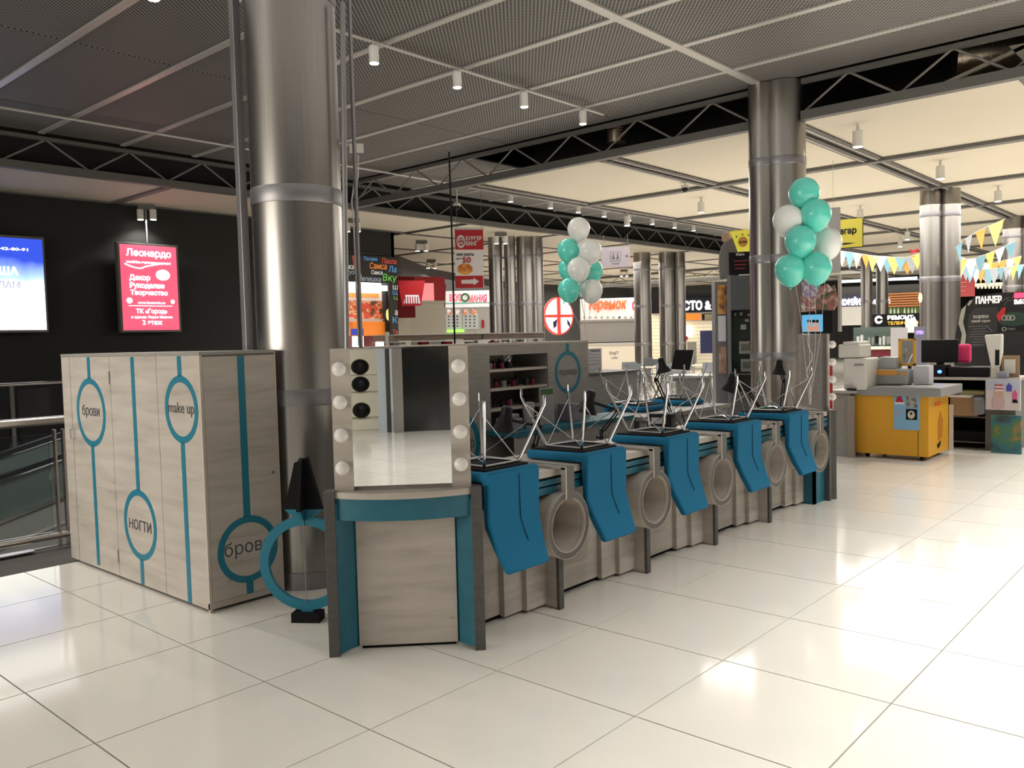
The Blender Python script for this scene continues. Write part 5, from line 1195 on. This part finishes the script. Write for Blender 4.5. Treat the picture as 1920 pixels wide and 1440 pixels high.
# red board and bunting
p = VT(VC(1825, 20), 'red_board', 'dark red hanging board right of the double pillar', 'sign', 1793, 515, 1828, 556); p.box('panel', mat('brick_red', (.25, .03, .03), .6, emit=.1), 1790, 514, 1828, 556, 0, .05)
for k in range(4): p.box('writing_line', mat('faded_orange', (.4, .15, .08)), 1796, 521+k*8, 1816-k*2, 522.5+k*8, -.01, 0)
p = VT(VC(1850, 24), 'market_stall_roof', 'pale stall roof edge with teeth beneath the bunting', 'roof', 1828, 528, 1895, 548); p.box('roof_edge', CREAM, 1828, 530, 1893, 535, 0, .8)
for k in range(9): p.box('tooth', CREAM, 1832+k*7, 535, 1836+k*7, 541, 0, .05)
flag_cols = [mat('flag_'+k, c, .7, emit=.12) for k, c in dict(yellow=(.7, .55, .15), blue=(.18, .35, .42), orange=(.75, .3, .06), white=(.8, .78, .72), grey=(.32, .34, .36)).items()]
random.seed(11)
def bunting(label, pts, D, n, size):
    P0 = [at(px, py, d) for px, py, d in pts]
    b = P0[0]; t = T('bunting', label, 'bunting', tuple(b), 0, 'strings of coloured bunting')
    m = len(P0)-1; sm = []
    for k in range(n+1):
        s = k/n*m; i = min(int(s), m-1); f = s-i; sm.append(P0[i]*(1-f)+P0[i+1]*f-b)
    MB().tube([tuple(q) for q in sm], .006, 5).build('cord', STRING, t)
    for k in range(n):
        c = sm[k]*.5+sm[k+1]*.5; d = sm[k+1]-sm[k]; d = d/np.linalg.norm(d); ang = random.uniform(-.5, .5); sz = size*random.uniform(.85, 1.15)
        dx, dy = d[0], d[1]
        A = c-d*sz*.42; B = c+d*sz*.42; Cc = c+np.array([-dy*ang*.3*sz, dx*ang*.3*sz, -sz])
        nn = np.array([-dy, dx, 0])*.004
        MB().add([A, B, Cc, A+nn, B+nn, Cc+nn], [(0, 1, 2), (5, 4, 3), (0, 3, 4, 1), (1, 4, 5, 2), (2, 5, 3, 0)]).build('flag', random.choice(flag_cols), t)
bunting('string of small coloured flags between the balloon pillar and the double pillar', [(1572, 470, 20), (1640, 480, 19), (1700, 483, 18.5), (1745, 468, 18.2)], 18, 14, .36)
bunting('string of larger flags rising at upper right behind the bunting row', [(1790, 466, 16), (1812, 444, 15.5), (1840, 430, 15), (1885, 410, 14.5)], 15, 4, .36)
bunting('middle string of flags near the right edge', [(1792, 488, 18), (1830, 484, 17.5), (1865, 470, 17), (1905, 452, 16.5)], 15, 6, .36)
bunting('lower string of flags right of the double pillar', [(1795, 500, 20), (1835, 506, 19.5), (1870, 503, 19), (1920, 496, 18)], 15, 12, .34)
bunting('dense back string of small flags just right of the double pillar', [(1795, 478, 21), (1825, 492, 20.5), (1860, 494, 20), (1915, 480, 19)], 21, 12, .36)
p = VT(VC(1713, 19), 'paper_bow', 'red paper bow on the bunting string', 'decoration', 1706, 464, 1722, 476)
p.poly('bow', RED, [(1706, 466), (1713, 470), (1721, 465), (1722, 474), (1714, 473), (1708, 477)], 0, .03)
# cctv domes and wall cameras
for (px, py, D, l) in ((1284, 346, 16.0, 'small dome camera under the cream ceiling left of the balloon pillar'), (858, 417, 17.5, 'small dome camera above the burger banner')):
    P = at(px, py, D); t = T('dome_camera', l, 'camera', (P[0], P[1], 4.37)); MB().ball((0, 0, .03), .06, 14, 8).build('dome', BLACK, t, smooth=True); MB().lathe([(.075, .05), (.075, .10), (.012, .10), (.012, .15 if px > 1000 else .60)], n=16).build('base', WHITEP, t)

# ================================================================== BEHIND THE CAMERA (seen in the mirror and in the steel)
ca, sa = math.cos(-.86), math.sin(-.86)
v = VP((8.6, -3.6), (.2, -9.6)) if False else None
t = T('storefront', 'dark glass storefront with steel posts reflected in the make-up mirror', 'shop front', (3.5, -5.6, 0), math.radians(220))
# local -y faces the mirror; x runs to the right seen from the kiosk
for x in (-3.2, -.31, 1.0, 3.3): MB().box(x-.09, -.12, 0, x+.09, .12, 3.2).build('steel_post', STEEL, t)
MB().box(-3.2, .02, 0, -.4, .06, 3.1).build('dark_glass', mat('shop_dark_glass', (.02, .02, .018), .06), t)
MB().box(-3.3, -.1, 3.1, 3.4, .3, 5).build('bulkhead', CHAR, t)
MB().box(.02, .75, 0, 3.3, .80, 3.1).build('shop_rear', mat('lit_shop_cream', (.6, .55, .42), emit=.25), t)
for z in (.22, .70, 1.02, 1.5): MB().box(.04, .35, z, 1.0, .75, z+.02).build('shelf', CREAM, t)
MB().box(-.18, .02, 0, -.10, .06, 3.1).build('dark_jamb', CHAR, t); MB().box(-.10, .02, 0, .05, .08, 3.1).build('pale_jamb', mat('blue_white_jamb', (.5, .55, .6), .4), t)
ca_, sa_ = math.cos(math.radians(220)), math.sin(math.radians(220))
for k, (z, l) in enumerate(((.24, 'lowest'), (.72, 'middle'), (1.04, 'upper'))):
    lx_, ly_ = .36, .40
    tt = T('black_bag', '%s black shiny bag on the shelf reflected at the left of the make-up mirror' % l, 'bag', (3.5+ca_*lx_-sa_*ly_, -5.6+sa_*lx_+ca_*ly_, z), 0, 'black bags in the reflected shop')
    o = MB().ball((0, 0, .15), .17, 14, 10, .85).build('body', BLACK, tt, smooth=True)
